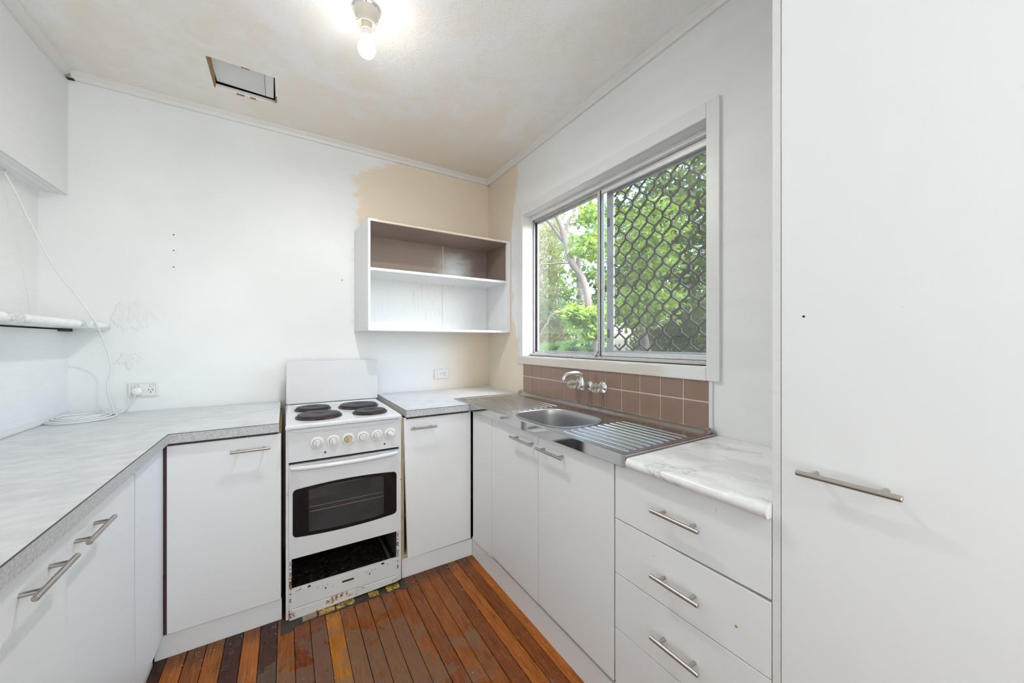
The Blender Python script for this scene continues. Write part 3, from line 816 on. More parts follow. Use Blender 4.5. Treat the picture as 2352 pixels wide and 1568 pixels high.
wt2 = thing('worktop', 'grey streaked laminate worktop in the corner right of the stove', 'worktop', (-.45, -.37, .86))
out = [(-.887, -.002), (-.001, -.002), (-.001, -.520), (-.516, -.520), (-.516, -.735), (-.887, -.735)]
build(MB().prism(out, lambda u, v, w: (u, v, w), .874, .9), 'laminate_top', 'worktop', wt2)
mb = MB(); mb.box(-.889, -.516, -.737, -.7345, .864, .8985); mb.box(-.889, -.8865, -.7365, -.003, .864, .8985)
build(mb, 'front_edge', 'edge', wt2)
mb = MB(); mb.box(-.889, -.516, -.7375, -.7345, .8985, .9002); mb.box(-.8893, -.8865, -.7365, -.003, .8985, .9002)
build(mb, 'edge_line', 'edgeline', wt2)
build(MB().box(-.885, -.52, -.730, -.70, .853, .864), 'dark_strip', 'grime', wt2)  # dark strip closing the gap over the leaning door

wm = thing('worktop', 'white marble look worktop with rounded front between sink and tall cupboard', 'worktop', (-.25, -2.1, .87))
prof = [(-.004, .871), (-.510, .868)]
for i in range(9):
    a = R(-80 - 100 * i / 8 - 0); 
    prof.append((-.512 + .015 * math.cos(R(-90 - 90 * i / 8)) , .8845 + .0155 * math.sin(R(-90 - 180 * i / 8)) * 1.0))
prof = [(-.004, .870), (-.505, .869)] + [(-.514 - .0145 * math.sin(R(180 * i / 10)), .8845 - .0155 * math.cos(R(180 * i / 10))) for i in range(11)] + [(-.004, .9)]
build(MB().prism(prof, lambda u, v, w: (u, w, v), -2.2985, -1.903), 'marble_top', 'marble', wm, smooth=True, angle=40)

# ------------------------------------------------------------------ sink
sk = thing('kitchen_sink', 'stainless steel sink with one bowl and two ribbed drainers under the window', 'sink', (-.26, -1.2, .87))
SX0, SX1, SY0, SY1 = -.517, -.009, -1.892, -.506
bx, by, hx, hy = -.302, -1.285, .158, .205     # bowl centre and half sizes
nx, ny = 150, 300
xs = np.linspace(SX0, SX1, nx); ys = np.linspace(SY0, SY1, ny)
X, Y = np.meshgrid(xs, ys, indexing='ij')
def sstep(a, b_, v):
    t = np.clip((v - a) / (b_ - a), 0, 1); return t * t * (3 - 2 * t)
inner = np.minimum(np.minimum(X - (SX0 + .014), (SX1 + .03) - X), np.minimum(Y - (SY0 + .018), (SY1 - .022) - Y))
Zs = .9065 - .0085 * sstep(-.002, .010, inner)
Zs += .0215 * sstep(SX1 - .042, SX1 + .004, X)
ribs = np.zeros_like(Zs)
for i in range(10):
    rx = -.450 + i * .0375
    prof_ = np.exp(-((X - rx) / .0045) ** 2)
    ylo, yhi = SY0 + .045 + 0 * i, by - hy - .030
    ribs = np.maximum(ribs, prof_ * sstep(ylo - .006, ylo + .006, Y) * sstep(yhi + .006, yhi - .006, Y))
    ylo, yhi = by + hy + .030, SY1 - .050
    ribs = np.maximum(ribs, prof_ * sstep(ylo - .006, ylo + .006, Y) * sstep(yhi + .006, yhi - .006, Y))
Zs += ribs * .0052
se = (np.abs((X - bx) / (hx + .006)) ** 3.2 + np.abs((Y - by) / (hy + .006)) ** 3.2)
Zs -= .0015 * sstep(1.35, 1.1, se)
v = [(X[i, j], Y[i, j], Zs[i, j]) for i in range(nx) for j in range(ny)]
f = [(i * ny + j, (i + 1) * ny + j, (i + 1) * ny + j + 1, i * ny + j + 1) for i in range(nx - 1) for j in range(ny - 1)
     if not (se[i, j] < .97 and se[i + 1, j] < .97 and se[i, j + 1] < .97 and se[i + 1, j + 1] < .97)]
dk = MB().add(v, f); build(dk, 'drainer_deck', 'steel', sk, smooth=True, angle=60, recalc=False)
# bowl with lip
def sup(a, hx_, hy_, n_=3.2):
    c_, s_ = math.cos(a), math.sin(a)
    return (math.copysign(abs(c_) ** (2 / n_), c_) * hx_, math.copysign(abs(s_) ** (2 / n_), s_) * hy_)
NB = 96; rows = [(1.055, .8975), (1.03, .9005), (1.0, .8995), (.985, .894), (.965, .87), (.94, .80), (.91, .765), (.85, .748), (.70, .742), (.40, .740), (.12, .738)]
vv = []; ff = []
for s_, z_ in rows:
    for j in range(NB):
        px, py = sup(2 * math.pi * j / NB, hx, hy); q = (s_ - 1)
        vv.append((bx + px * (s_ if s_ < .9 else 1 + q * .9), by + py * (s_ if s_ < .9 else 1 + q * .75), z_))
for i in range(len(rows) - 1):
    for j in range(NB): ff.append((i * NB + j, i * NB + (j + 1) % NB, (i + 1) * NB + (j + 1) % NB, (i + 1) * NB + j))
ff.append(tuple(range((len(rows) - 1) * NB, len(rows) * NB)))
bowl = build(MB().add(vv, ff), 'bowl', 'steelbowl', sk, smooth=True, angle=60)
mb = MB().lathe([(.030, .7405), (.044, .7435), (.046, .7405)], (bx, by, 0), 'z', 32); build(mb, 'waste_ring', 'chrome', sk, smooth=True)
# front apron, right end fold, left lip
mb = MB(); mb.box(-.520, -.5165, -1.894, -.742, .866, .9062)
build(mb, 'front_apron', 'steelpol', sk, bevel=.0012)
for q in ((-.5165, -.004, -1.896, -1.8925, .872, .9062), (-.5165, -.004, -.5062, -.503, .9005, .9062), (-.520, -.5165, -.7425, -.503, .9004, .9062)):
    build(MB().box(*q), 'edge_fold', 'steel', sk, bevel=.001)

# tap set on the wall
tapz = 1.027
ts = thing('wall_tap_set', 'chrome wall tap set with clear acrylic handles over the sink', 'tap', (0, -1.21, tapz))
def flange(y):
    build(MB().lathe([(.031, 0), (.031, -.004), (.027, -.008), (.020, -.012), (.014, -.016), (.012, -.040)], (-.0075, y, tapz), 'x', 36), 'flange', 'chrome', ts, smooth=True, angle=30)
def knobh(y):
    m_ = MB(); prof = [(.012, -.028), (.024, -.032), (.027, -.040), (.027, -.058), (.023, -.070), (.010, -.073)]
    n_ = 48; v_ = []; f_ = []
    for r_, h_ in prof:
        for j in range(n_):
            a = 2 * math.pi * j / n_; rr_ = r_ * (1 - .10 * (0.5 + .5 * math.cos(6 * a))) if r_ > .02 else r_
            v_.append((-.0075 + h_, y + rr_ * math.cos(a), tapz + rr_ * math.sin(a)))
    for i in range(len(prof) - 1):
        for j in range(n_): f_.append((i * n_ + j, i * n_ + (j + 1) % n_, (i + 1) * n_ + (j + 1) % n_, (i + 1) * n_ + j))
    f_.append(tuple(range(n_ - 1, -1, -1))); f_.append(tuple(range(5 * n_, 6 * n_)))
    k_ = build(m_.add(v_, f_), 'tap_handle', 'acrylic', ts, smooth=True, angle=50)
    build(MB().lathe([(.0055, -.0735), (.0055, -.0765), (.003, -.078)], (-.0075, y, tapz), 'x', 16), 'cap_screw', 'brass', k_, smooth=True)
    build(MB().lathe([(.006, -.030), (.006, -.066)], (-.0075, y, tapz), 'x', 12), 'spindle', 'brass', k_, smooth=True)
for y in (-1.115, -1.300): flange(y); knobh(y)
build(MB().lathe([(.028, 0), (.028, -.005), (.022, -.011), (.015, -.018), (.013, -.038)], (-.0075, -1.205, tapz - .002), 'x', 36), 'flange', 'chrome', ts, smooth=True, angle=30)
mb = MB()
mb.tube([(-.03, -1.205, tapz - .002), (-.048, -1.205, tapz - .002), (-.060, -1.205, tapz + .004), (-.064, -1.205, tapz + .020), (-.066, -1.205, tapz + .034)], [.013, .015, .017, .017, .016], 20)
mb.lathe([(.012, -.026), (.017, -.018), (.019, 0), (.019, .016), (.016, .030)], (-.064, -1.205, tapz + .006), 'z', 24)
build(mb, 'swivel_body', 'chrome', ts, smooth=True, angle=50)
sp_pts = catmull([(-.066, -1.205, tapz + .030), (-.068, -1.204, tapz + .050), (-.082, -1.202, tapz + .064), (-.108, -1.199, tapz + .071), (-.138, -1.195, tapz + .069), (-.163, -1.191, tapz + .062), (-.178, -1.189, tapz + .050), (-.181, -1.188, tapz + .036)], 4)
build(MB().tube(sp_pts, [.0145 - .004 * i / (len(sp_pts) - 1) for i in range(len(sp_pts))], 18), 'spout', 'chrome', ts, smooth=True, angle=50)

# ------------------------------------------------------------------ stove
st = thing('electric_stove', 'old white upright electric stove with four solid hotplates and missing bottom drawer', 'stove', (-1.18, -.43, 0))
SA, SB, FY = -1.436, -.922, -.750
mb = MB(); mb.box(SA, SA + .012, FY + .004, -.12, .004, .872)
build(mb, 'side_panel', 'rustless', st, bevel=.002)
mb = MB(); mb.box(SB - .012 + .004, SB + .004, FY + .004, -.12, .016, .872)
build(mb, 'side_panel', 'rustless', st, bevel=.002)
build(MB().box(SA + .012, SB - .008, -.135, -.125, .02, .86), 'back_panel', 'greysteel', st)
# hob: raised border around a shallow pressed tray
mb = MB()
o_, i1, i2 = (SA - .002, SB + .002, FY - .016, -.128), .022, .034
def ring(a, b_):
    n0 = len(mb.v)
    for (q, z_) in (a, b_):
        mb.v += [(o_[0] + q, o_[2] + q, z_), (o_[1] - q, o_[2] + q, z_), (o_[1] - q, o_[3] - q, z_), (o_[0] + q, o_[3] - q, z_)]
    for j in range(4): mb.f.append((n0 + j, n0 + (j + 1) % 4, n0 + 4 + (j + 1) % 4, n0 + 4 + j)); mb.mi.append(0)
for a, b_ in (((0, .872), (0, .882)), ((0, .882), (.004, .8885)), ((.004, .8885), (.010, .890)), ((.010, .890), (i1, .889)), ((i1, .889), (i2, .884))): ring(a, b_)
n0 = len(mb.v); q = i2
mb.v += [(o_[0] + q, o_[2] + q, .884), (o_[1] - q, o_[2] + q, .884), (o_[1] - q, o_[3] - q, .884), (o_[0] + q, o_[3] - q, .884)]; mb.f.append((n0, n0 + 1, n0 + 2, n0 + 3)); mb.mi.append(0)
n0 = len(mb.v); mb.v += [(o_[0], o_[2], .872), (o_[1], o_[2], .872), (o_[1], o_[3], .872), (o_[0], o_[3], .872)]; mb.f.append((n0 + 3, n0 + 2, n0 + 1, n0)); mb.mi.append(0)
hob = build(mb, 'hob', 'enamel', st, smooth=True, angle=30)
for (cx, cy, r_, lb) in ((-1.289, -.572, .107, None), (-1.045, -.594, .088, None), (-1.303, -.330, .092, None), (-1.067, -.366, .110, None)):
    z_ = .884
    hp = build(MB().lathe([(r_, z_ + .001), (r_ + .001, z_ + .005), (r_ - .004, z_ + .009), (r_ - .009, z_ + .0095)], (cx, cy, 0), 'z', 48), 'hotplate', 'ironrim', st, smooth=True, angle=40)
    build(MB().lathe([(r_ - .009, z_ + .009), (r_ - .009, z_ + .0145), (r_ - .012, z_ + .0165), (.034, z_ + .0162), (.027, z_ + .013), (.001, z_ + .013)], (cx, cy, 0), 'z', 48), 'iron_disc', 'iron', hp, smooth=True, angle=40)
# splashback
mb = MB().prism(rrect(SA + .002, -.912, .8925, 1.150, .010), lambda u, v, w: (u, w, v), -.138, -.106)
build(mb, 'splashback', 'splash', st, bevel=.004, seg=3, smooth=True)
build(MB().box(SA + .02, -.93, -.128, -.110, .884, .8925), 'splashback_gap_shade', 'grime', st)  # dark strip standing in for the shaded gap below the splashback
# control panel
mb = MB().box(SA + .008, SB - .004, FY + .001, FY + .02, .7165, .8705)
cpn = build(mb, 'control_panel', 'enamel', st, bevel=.002)
mb = MB().prism([(SA + .016, .862), (SA + .046, .8475), (SB - .040, .8475), (SB - .012, .862), (SB - .012, .8665), (SA + .016, .8665)], lambda u, v, w: (u, w, v), FY - .004, FY + .002)
build(mb, 'raised_lip', 'enamel', cpn, bevel=.002)
kx = (-1.311, -1.243, -1.176, -1.109, -1.041, -.977)
for i, x_ in enumerate(kx):
    kz = .7945; rot = (0, .25, .05, -.15, .2, 1.1)[i]; mt = 'knobyellow' if i == 2 else 'knob'
    r1 = MB().lathe([(.029, 0), (.029, -.003), (.025, -.0055), (.018, -.006), (.0175, -.004)], (x_, FY, kz), 'y', 36)
    kb = build(r1, 'knob_surround', 'knob', cpn, smooth=True, angle=30)
    m_ = MB().lathe([(.0165, -.004), (.0165, -.010), (.015, -.012)], (0, 0, 0), 'y', 32)
    m_.hexa([(-.0055, -.011, -.016), (.0055, -.011, -.016), (.0055, -.011, .016), (-.0055, -.011, .016)], [(-.003, -.023, -.013), (.003, -.023, -.013), (.003, -.023, .013), (-.003, -.023, .013)])
    c_, s_ = math.cos(rot), math.sin(rot)
    m_.v = [(x_ + vx * c_ - vz * s_, FY + vy, kz + vx * s_ + vz * c_) for vx, vy, vz in m_.v]
    build(m_, 'knob', mt, st, smooth=True, angle=30, label='heat yellowed knob' if i == 2 else None)
    m_ = MB().lathe([(.0175, -.0052), (.0175, -.0066), (.0162, -.0066)], (x_, FY, kz), 'y', 32); build(m_, 'knob_groove', 'grime', cpn)
for (x_, z_) in ((-1.276, .744), (-1.004, .7435)):
    build(MB().lathe([(.0045, 0), (.0045, -.002), (.003, -.003)], (x_, FY, z_), 'y', 16), 'indicator_light', 'red', cpn, smooth=True)
# black backing added behind the stove front, painting shade into the seams
mb = MB(); mb.box(SA + .012, SB - .008, FY + .022, FY + .032, .10, .87)
mb2 = MB(); mb2.box(SA + .012, SB - .008, FY + .024, FY + .034, .62, .87); mb2.box(SA + .012, SA + .07, FY + .024, FY + .034, .27, .62); mb2.box(SB - .06, SB - .008, FY + .024, FY + .034, .27, .62); mb2.box(SA + .012, SB - .008, FY + .024, FY + .034, .27, .36)
build(mb2, 'seam_shade_backing', 'black', st)
# oven door
DX0, DX1, DZ0, DZ1 = SA + .012, SB - .001, .2775, .7045
def contour(x0, x1, z0, z1, r_, arch_=0.0, n_=8):
    pts = rrect(x0, x1, z0, z1, r_, n_); res = []
    # densify the straight runs and bow the top and bottom
    dens = []
    for a, b_ in zip(pts, pts[1:] + pts[:1]):
        L = math.hypot(b_[0] - a[0], b_[1] - a[1]); k_ = max(1, int(L / .03))
        for i in range(k_): dens.append((a[0] + (b_[0] - a[0]) * i / k_, a[1] + (b_[1] - a[1]) * i / k_))
    xm, hw = (x0 + x1) / 2, (x1 - x0) / 2
    for (u, w) in dens:
        s_ = 1 - ((u - xm) / hw) ** 2
        res.append((u, w + (arch_ * s_ if w > (z0 + z1) / 2 else -arch_ * s_)))
    return res
def outer_for(inner_, x0, x1, z0, z1):
    cx, cz = (x0 + x1) / 2, (z0 + z1) / 2; out_ = []
    for (u, w) in inner_:
        dx_, dz_ = u - cx, w - cz
        k_ = min(((x1 - cx) / abs(dx_)) if abs(dx_) > 1e-9 else 1e9, ((z1 - cz) / abs(dz_)) if abs(dz_) > 1e-9 else 1e9)
        out_.append([cx + dx_ * k_, cz + dz_ * k_])
    for (u, w) in ((x0, z0), (x1, z0), (x1, z1), (x0, z1)):
        j = min(range(len(out_)), key=lambda i: (out_[i][0] - u) ** 2 + (out_[i][1] - w) ** 2); out_[j] = [u, w]
    return out_
def frame_plate(inner_, outer_, yf, yb):
    n_ = len(inner_); m_ = MB()
    v_ = [(p[0], yf, p[1]) for p in outer_] + [(p[0], yf, p[1]) for p in inner_] + [(p[0], yb, p[1]) for p in outer_] + [(p[0], yb, p[1]) for p in inner_]
    f_ = []
    for i in range(n_):
        j = (i + 1) % n_
        f_ += [(i, j, n_ + j, n_ + i), (2 * n_ + i, 3 * n_ + i, 3 * n_ + j, 2 * n_ + j), (i, 2 * n_ + i, 2 * n_ + j, j), (n_ + i, n_ + j, 3 * n_ + j, 3 * n_ + i)]
    return m_.add(v_, f_)
gin = contour(-1.409, -.943, .374, .590, .017, .013)
door = build(frame_plate(gin, outer_for(gin, DX0, DX1, DZ0, DZ1), FY, FY + .022), 'oven_door', 'enamel', st, smooth=True, angle=30)
win_ = contour(-1.345, -1.006, .384, .580, .008, .009)
# match the two contours point for point
def resample(src, ref, cx, cz):
    ang = lambda p: math.atan2(p[1] - cz, p[0] - cx)
    S = sorted(src, key=ang); A = [ang(p) for p in S]; res = []
    for p in ref:
        a = ang(p)
        k_ = 0
        while k_ < len(A) and A[k_] < a: k_ += 1
        p1 = S[k_ % len(S)]; p0 = S[k_ - 1]
        a0, a1 = A[k_ - 1], A[k_ % len(S)]
        # ray / segment intersection
        dx_, dz_ = math.cos(a), math.sin(a); ex, ez = p1[0] - p0[0], p1[1] - p0[1]
        den = dx_ * ez - dz_ * ex
        if abs(den) < 1e-12: res.append(p0); continue
        t_ = ((p0[0] - cx) * ez - (p0[1] - cz) * ex) / den
        res.append((cx + dx_ * t_, cz + dz_ * t_))
    return res
cxg, czg = (-1.409 - .943) / 2, .482
ref = sorted(gin + win_, key=lambda p: math.atan2(p[1] - czg, p[0] - cxg))
gout = resample(gin, ref, cxg, czg); win2 = resample(win_, ref, cxg, czg)
gl_ = build(frame_plate(win2, gout, FY - .0006, FY + .004), 'black_glass_border', 'blackglass', door)
cen = MB().add([(p[0], FY + .0035, p[1]) for p in win2], [tuple(range(len(win2)))]); build(cen, 'door_glass', 'ovenglass', door)
hb = []
for i in range(17):
    t = i / 16; hb.append((-1.414 + .472 * t, FY - .010 - .034 * math.sin(math.pi * t) ** .6, .692))
mb = MB().tube(hb, [.009] + [.0115] * 15 + [.009], 16); 
mb.v = [(a, b_, .692 + (c_ - .692) * .95) for a, b_, c_ in mb.v]
build(mb, 'oven_handle', 'enamel', door, smooth=True, angle=60)
# cavity and racks
cx0, cx1, cy0, cy1, cz0, cz1 = -1.372, -.985, -.722, -.26, .350, .615
mb = MB(); mb.box(cx0 - .004, cx0, cy0, cy1, cz0, cz1); mb.box(cx1, cx1 + .004, cy0, cy1, cz0, cz1); mb.box(cx0, cx1, cy1, cy1 + .004, cz0, cz1); mb.box(cx0, cx1, cy0, cy1, cz0 - .004, cz0); mb.box(cx0, cx1, cy0, cy1, cz1, cz1 + .004)
build(mb, 'oven_lining', 'cavity', st)
mb = MB(); mb.tube([(cx0 + .002, -.715, .572), (cx1 - .004, -.715, .576)], .0016, 8)
for i in range(17):
    xx = cx0 + .012 + i * (cx1 - cx0 - .026) / 16; mb.tube([(xx, -.715, .575), (xx, -.718, .582)], .0012, 6); mb.tube([(xx, -.715, .575), (xx, -.34, .575)], .0010, 6)
build(mb, 'oven_rack', 'wire', st)
mb = MB(); mb.tube([(cx0 + .018, -.66, .470), (cx0 + .006, -.69, .463), (cx0 + .010, -.713, .462), (cx1 - .016, -.713, .462), (cx1 - .010, -.705, .463), (cx1 - .005, -.69, .472)], .0018, 8)
mb.tube([(cx0 + .014, -.685, .473), (cx1 - .012, -.685, .473)], .0018, 8)
build(mb, 'oven_rack', 'copper', st)
# open drawer bay
DBX0, DBX1 = -1.413, -.942
build(MB().box(SA + .012, DBX0, FY + .003, FY + .012, .048, .276), 'bay_stile', 'rusty', st)
build(MB().box(DBX1, SB - .008, FY + .003, FY + .012, .048, .276), 'bay_stile', 'rusty', st)
mb = MB()
for sx_ in (DBX0 - .0055, DBX1 + .006):
    for z_ in (.262, .255, .248, .232, .214, .207, .200, .172, .165, .158, .150, .143, .118, .094, .088, .082): mb.box(sx_ - .0035, sx_ + .0035, FY + .002, FY + .004, z_, z_ + .003)
build(mb, 'stile_slots', 'black', st, kind='stuff')
lr = build(MB().box(DBX0 - .001, DBX1 + .001, FY + .001, FY + .010, .050, .133), 'lower_rail', 'rustless', st, bevel=.001)
mb = MB().box(-1.203, -1.150, FY, FY + .002, .098, .106); mb.box(-1.278, -1.271, FY, FY + .002, .096, .102); mb.box(-1.080, -1.073, FY, FY + .002, .097, .103); mb.box(-1.349, -1.337, FY - .0002, FY + .002, .127, .134); mb.box(-1.02, -1.005, FY - .0002, FY + .002, .127, .134)
for (x_, z_) in ((-1.31, .112), (-1.288, .112), (-1.268, .111), (-1.092, .112), (-1.07, .113), (-1.05, .112), (-1.245, .094), (-.99, .118)): mb.box(x_, x_ + .003, FY, FY + .002, z_, z_ + .003)
build(mb, 'rail_slots', 'black', lr, kind='stuff')
build(MB().box(DBX0 - .001, DBX1 + .001, FY + .010, FY + .022, .127, .133), 'rail_lip', 'rustless', st)
mb = MB().prism([(SA + .014, .0015), (SA + .014, .0475), (SB - .010, .0475), (SB - .006, .030), (SB - .014, .0165)], lambda u, v, w: (u, w, v), FY - .003, FY + .006)
build(mb, 'toe_strip', 'rusty', st, bevel=.001)
mb = MB(); mb.box(DBX0 - .012, DBX1 + .012, -.73, -.16, .110, .114)
v_, f_ = [], []; NXB, NYB = 60, 60
for i in range(NXB):
    for j in range(NYB):
        xx = DBX0 - .004 + (DBX1 - DBX0 + .008) * i / (NXB - 1); yy = -.738 + .52 * j / (NYB - 1)
        v_.append((xx, yy, .114 + .008 * rng.random() * rng.random() + .004 * math.sin(xx * 41) * math.sin(yy * 37) ** 2))
for i in range(NXB - 1):
    for j in range(NYB - 1): f_.append((i * NYB + j, (i + 1) * NYB + j, (i + 1) * NYB + j + 1, i * NYB + j + 1))
mb.add(v_, f_); build(mb, 'burnt_debris', 'debris', st, kind='stuff')
mb = MB(); mb.box(DBX0 - .010, DBX0 - .006, -.735, -.17, .11, .27); mb.box(DBX1 + .006, DBX1 + .010, -.735, -.17, .11, .27); mb.box(DBX0 - .006, DBX1 + .006, -.20, -.196, .11, .27); mb.box(DBX0 - .006, DBX1 + .006, -.735, -.20, .27, .274)
build(mb, 'bay_lining', 'greysteel', st)
mb = MB(); mb.box(DBX1 - .035, DBX1 - .022, -.73, -.25, .118, .132); build(mb, 'drawer_runner', 'greysteel', st, bevel=.002)

# old lino remnants and grime below the stove front
for (a, b_, mt, lb) in ((-1.372, -1.312, 'buff', 'buff scrap of old underlay on the floor beneath the stove, left of the gold pieces'),
                        (-1.306, -1.236, 'gold', 'gold patterned lino scrap beneath the stove, next to the buff piece'),
                        (-1.232, -1.150, 'gold', 'longest gold patterned lino scrap beneath the middle of the stove'),
                        (-1.142, -1.090, 'grime', 'dark charred lino scrap between the gold pieces beneath the stove'),
                        (-1.084, -1.036, 'gold', 'short gold lino scrap beneath the stove, right of the charred one'),
                        (-1.000, -.934, 'gold', 'gold patterned lino scrap beneath the right corner of the stove')):
    mb = MB().prism([(a, -.742), (b_, -.742), (b_ - .001, -.783 + random.uniform(-.003, .003)), (a + .002, -.787 + random.uniform(-.003, .003))], lambda u, v, w: (u, v, w), .0006, .0035)
    tag(build(mb, 'lino_scrap', mt), lb, 'lino scrap', 'scraps of old lino under the stove')
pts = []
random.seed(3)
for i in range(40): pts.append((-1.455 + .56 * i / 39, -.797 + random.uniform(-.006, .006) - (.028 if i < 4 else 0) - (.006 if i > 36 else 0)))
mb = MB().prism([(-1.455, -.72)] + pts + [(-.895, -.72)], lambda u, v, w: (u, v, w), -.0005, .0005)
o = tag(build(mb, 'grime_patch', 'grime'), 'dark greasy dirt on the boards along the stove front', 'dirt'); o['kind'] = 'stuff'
mb = MB()
for i in range(260):
    if i % 2: x_, y_ = random.uniform(-1.85, -.52), random.uniform(-2.0, -.76)
    else: x_, y_ = random.uniform(-1.85, -.52), -.74 - abs(random.gauss(0, .05))
    s_ = random.uniform(.0006, .0022); a = random.uniform(0, 3)
    q = [(x_ + s_ * math.cos(a + k_ * 2.1) * random.uniform(.6, 1.6), y_ + s_ * math.sin(a + k_ * 2.1)) for k_ in range(3)]
    mb.add([(q[0][0], q[0][1], .0008), (q[1][0], q[1][1], .0008), (q[2][0], q[2][1], .0008), (x_, y_, .0008 + s_ * .6)], [(0, 1, 3), (1, 2, 3), (2, 0, 3)])
o = tag(build(mb, 'paint_crumbs', 'plastic'), 'tiny pale crumbs of paint scattered over the floorboards', 'crumbs'); o['kind'] = 'stuff'

# ------------------------------------------------------------------ wall cabinet (open)
wc = thing('wall_cabinet', 'open wall cabinet in the corner, taupe upper shelf space and white lower one', 'cabinet', (-.52, -.18, 1.335))
zb, zt = 1.337, 2.016
mb = MB().hexa([(-1.038, -.002, zb), (-1.012, -.355, zb), (-.998, -.355, zb), (-1.020, -.002, zb)], [(-1.038, -.002, zt + .004), (-1.012, -.355, zt), (-.998, -.355, zt), (-1.020, -.002, zt + .004)])
build(mb, 'side_panel', 'paint', wc, bevel=.0015)
mb = MB().box(-.019, -.003, -.355, -.002, zb, zt, 0)
build(mb, 'side_panel', 'taupe', wc)
build(MB().box(-.0205, -.0185, -.353, -.012, zb + .014, 1.705), 'lower_side_lining', 'thinwhite', wc)
build(MB().box(-.032, -.002, -.357, -.333, zb, zt), 'front_stile', 'thinwhite', wc, bevel=.0015)
build(MB().box(-1.018, -.019, -.016, -.010, 1.72, zt - .014), 'upper_back', 'taupesm', wc)
build(MB().box(-1.018, -.019, -.016, -.010, zb + .014, 1.705), 'lower_back', 'thinwhite', wc)
build(MB().prism([(-1.004, -.352), (-.004, -.352), (-.004, -.010), (-1.026, -.010)], lambda u, v, w: (u, v, w), zt - .014, zt - .001), 'top_panel', 'taupe', wc)
build(MB().box(-1.005, -.030, -.357, -.346, zt - .013, zt + .001), 'top_rail', 'beige_rail', wc, bevel=.002)
for q in ((-1.006, -.955), (-.070, -.004)): build(MB().box(q[0], q[1], -.3585, -.345, zt - .013, zt + .002), 'paint_daub', 'thinwhite', wc, bevel=.002, label='thick daub of white paint on the end of the top rail')
build(MB().box(-1.005, -.019, -.352, -.010, 1.705, 1.722), 'middle_shelf', 'thinwhite', wc, bevel=.0015)
build(MB().prism([(-1.008, -.354), (-.004, -.354), (-.004, -.004), (-1.034, -.004)], lambda u, v, w: (u, v, w), zb - .001, zb + .014), 'bottom_panel', 'thinwhite', wc, bevel=.0015)
build(MB().box(-.409, -.403, -.019, -.015, 1.722, zt - .014), 'divider_batten', 'beige_rail', wc)
build(MB().box(-.409, -.403, -.019, -.015, zb + .014, 1.705), 'divider_batten', 'trimpaint', wc)
build(MB().box(-.036, -.028, -.020, -.010, 1.722, zt - .014), 'corner_batten', 'taupe', wc)
build(MB().box(-.024, -.0205, -.030, -.022, 1.722, zt - .014), 'corner_batten', 'taupe', wc)
build(MB().box(-.036, -.028, -.020, -.010, zb + .014, 1.705), 'corner_batten', 'thinwhite', wc)

# ------------------------------------------------------------------ light fitting
cl_ = thing('ceiling_light', 'bare glowing bulb in a cream batten holder on the ceiling', 'light', (-1.16, -1.14, H))
LX, LY = -1.16, -1.14
mb = MB().lathe([(.053, H - .001), (.053, H - .006), (.050, H - .010), (.047, H - .011)], (LX, LY, 0), 'z', 40); build(mb, 'chrome_ring', 'chrome', cl_, smooth=True, angle=30)
mb = MB().lathe([(.049, H - .008), (.047, H - .022), (.040, H - .046), (.037, H - .052), (.037, H - .066), (.0385, H - .069), (.036, H - .0695), (.0345, H - .064), (.034, H - .054), (.0200, H - .053)], (LX, LY, 0), 'z', 40); build(mb, 'batten_holder', 'creamcup', cl_, smooth=True, angle=35)
for a in (200, 320, 80):
    a = R(a); build(MB().tube([(LX + .034 * math.cos(a), LY + .034 * math.sin(a), H - .062), (LX + .044 * math.cos(a), LY + .044 * math.sin(a), H - .062)], .0016, 8), 'gallery_screw', 'nickel', cl_)
mb = MB().lathe([(.0200, H - .052), (.0205, H - .080), (.0215, H - .084), (.0195, H - .086)], (LX, LY, 0), 'z', 32); build(mb, 'lamp_socket', 'creamcup', cl_, smooth=True, angle=35)
mb = MB().lathe([(.0165, H - .083), (.0180, H - .098), (.0205, H - .110)], (LX, LY, 0), 'z', 32); build(mb, 'bulb_neck', 'plastic', cl_, smooth=True, angle=35)
prof = [(.0205, H - .110)]
for i in range(14):
    a = R(-52 + 142 * i / 13 + 0); prof.append((.0335 * math.cos(a), H - .158 - .0335 * math.sin(a) * 1.05 ))
prof = [(r_, z_) for r_, z_ in prof]
bl = lamp('bulb_fill_down', 'AREA', (LX, LY, H - .197), 7.0, (1.0, 0.97, 0.93), shape='DISK', size=0.03)  # extra light added under the bulb, brightens worktops and floor without the ceiling
mb = MB().lathe(prof, (LX, LY, 0), 'z', 40); build(mb, 'bulb', 'bulb', cl_, smooth=True, angle=80)

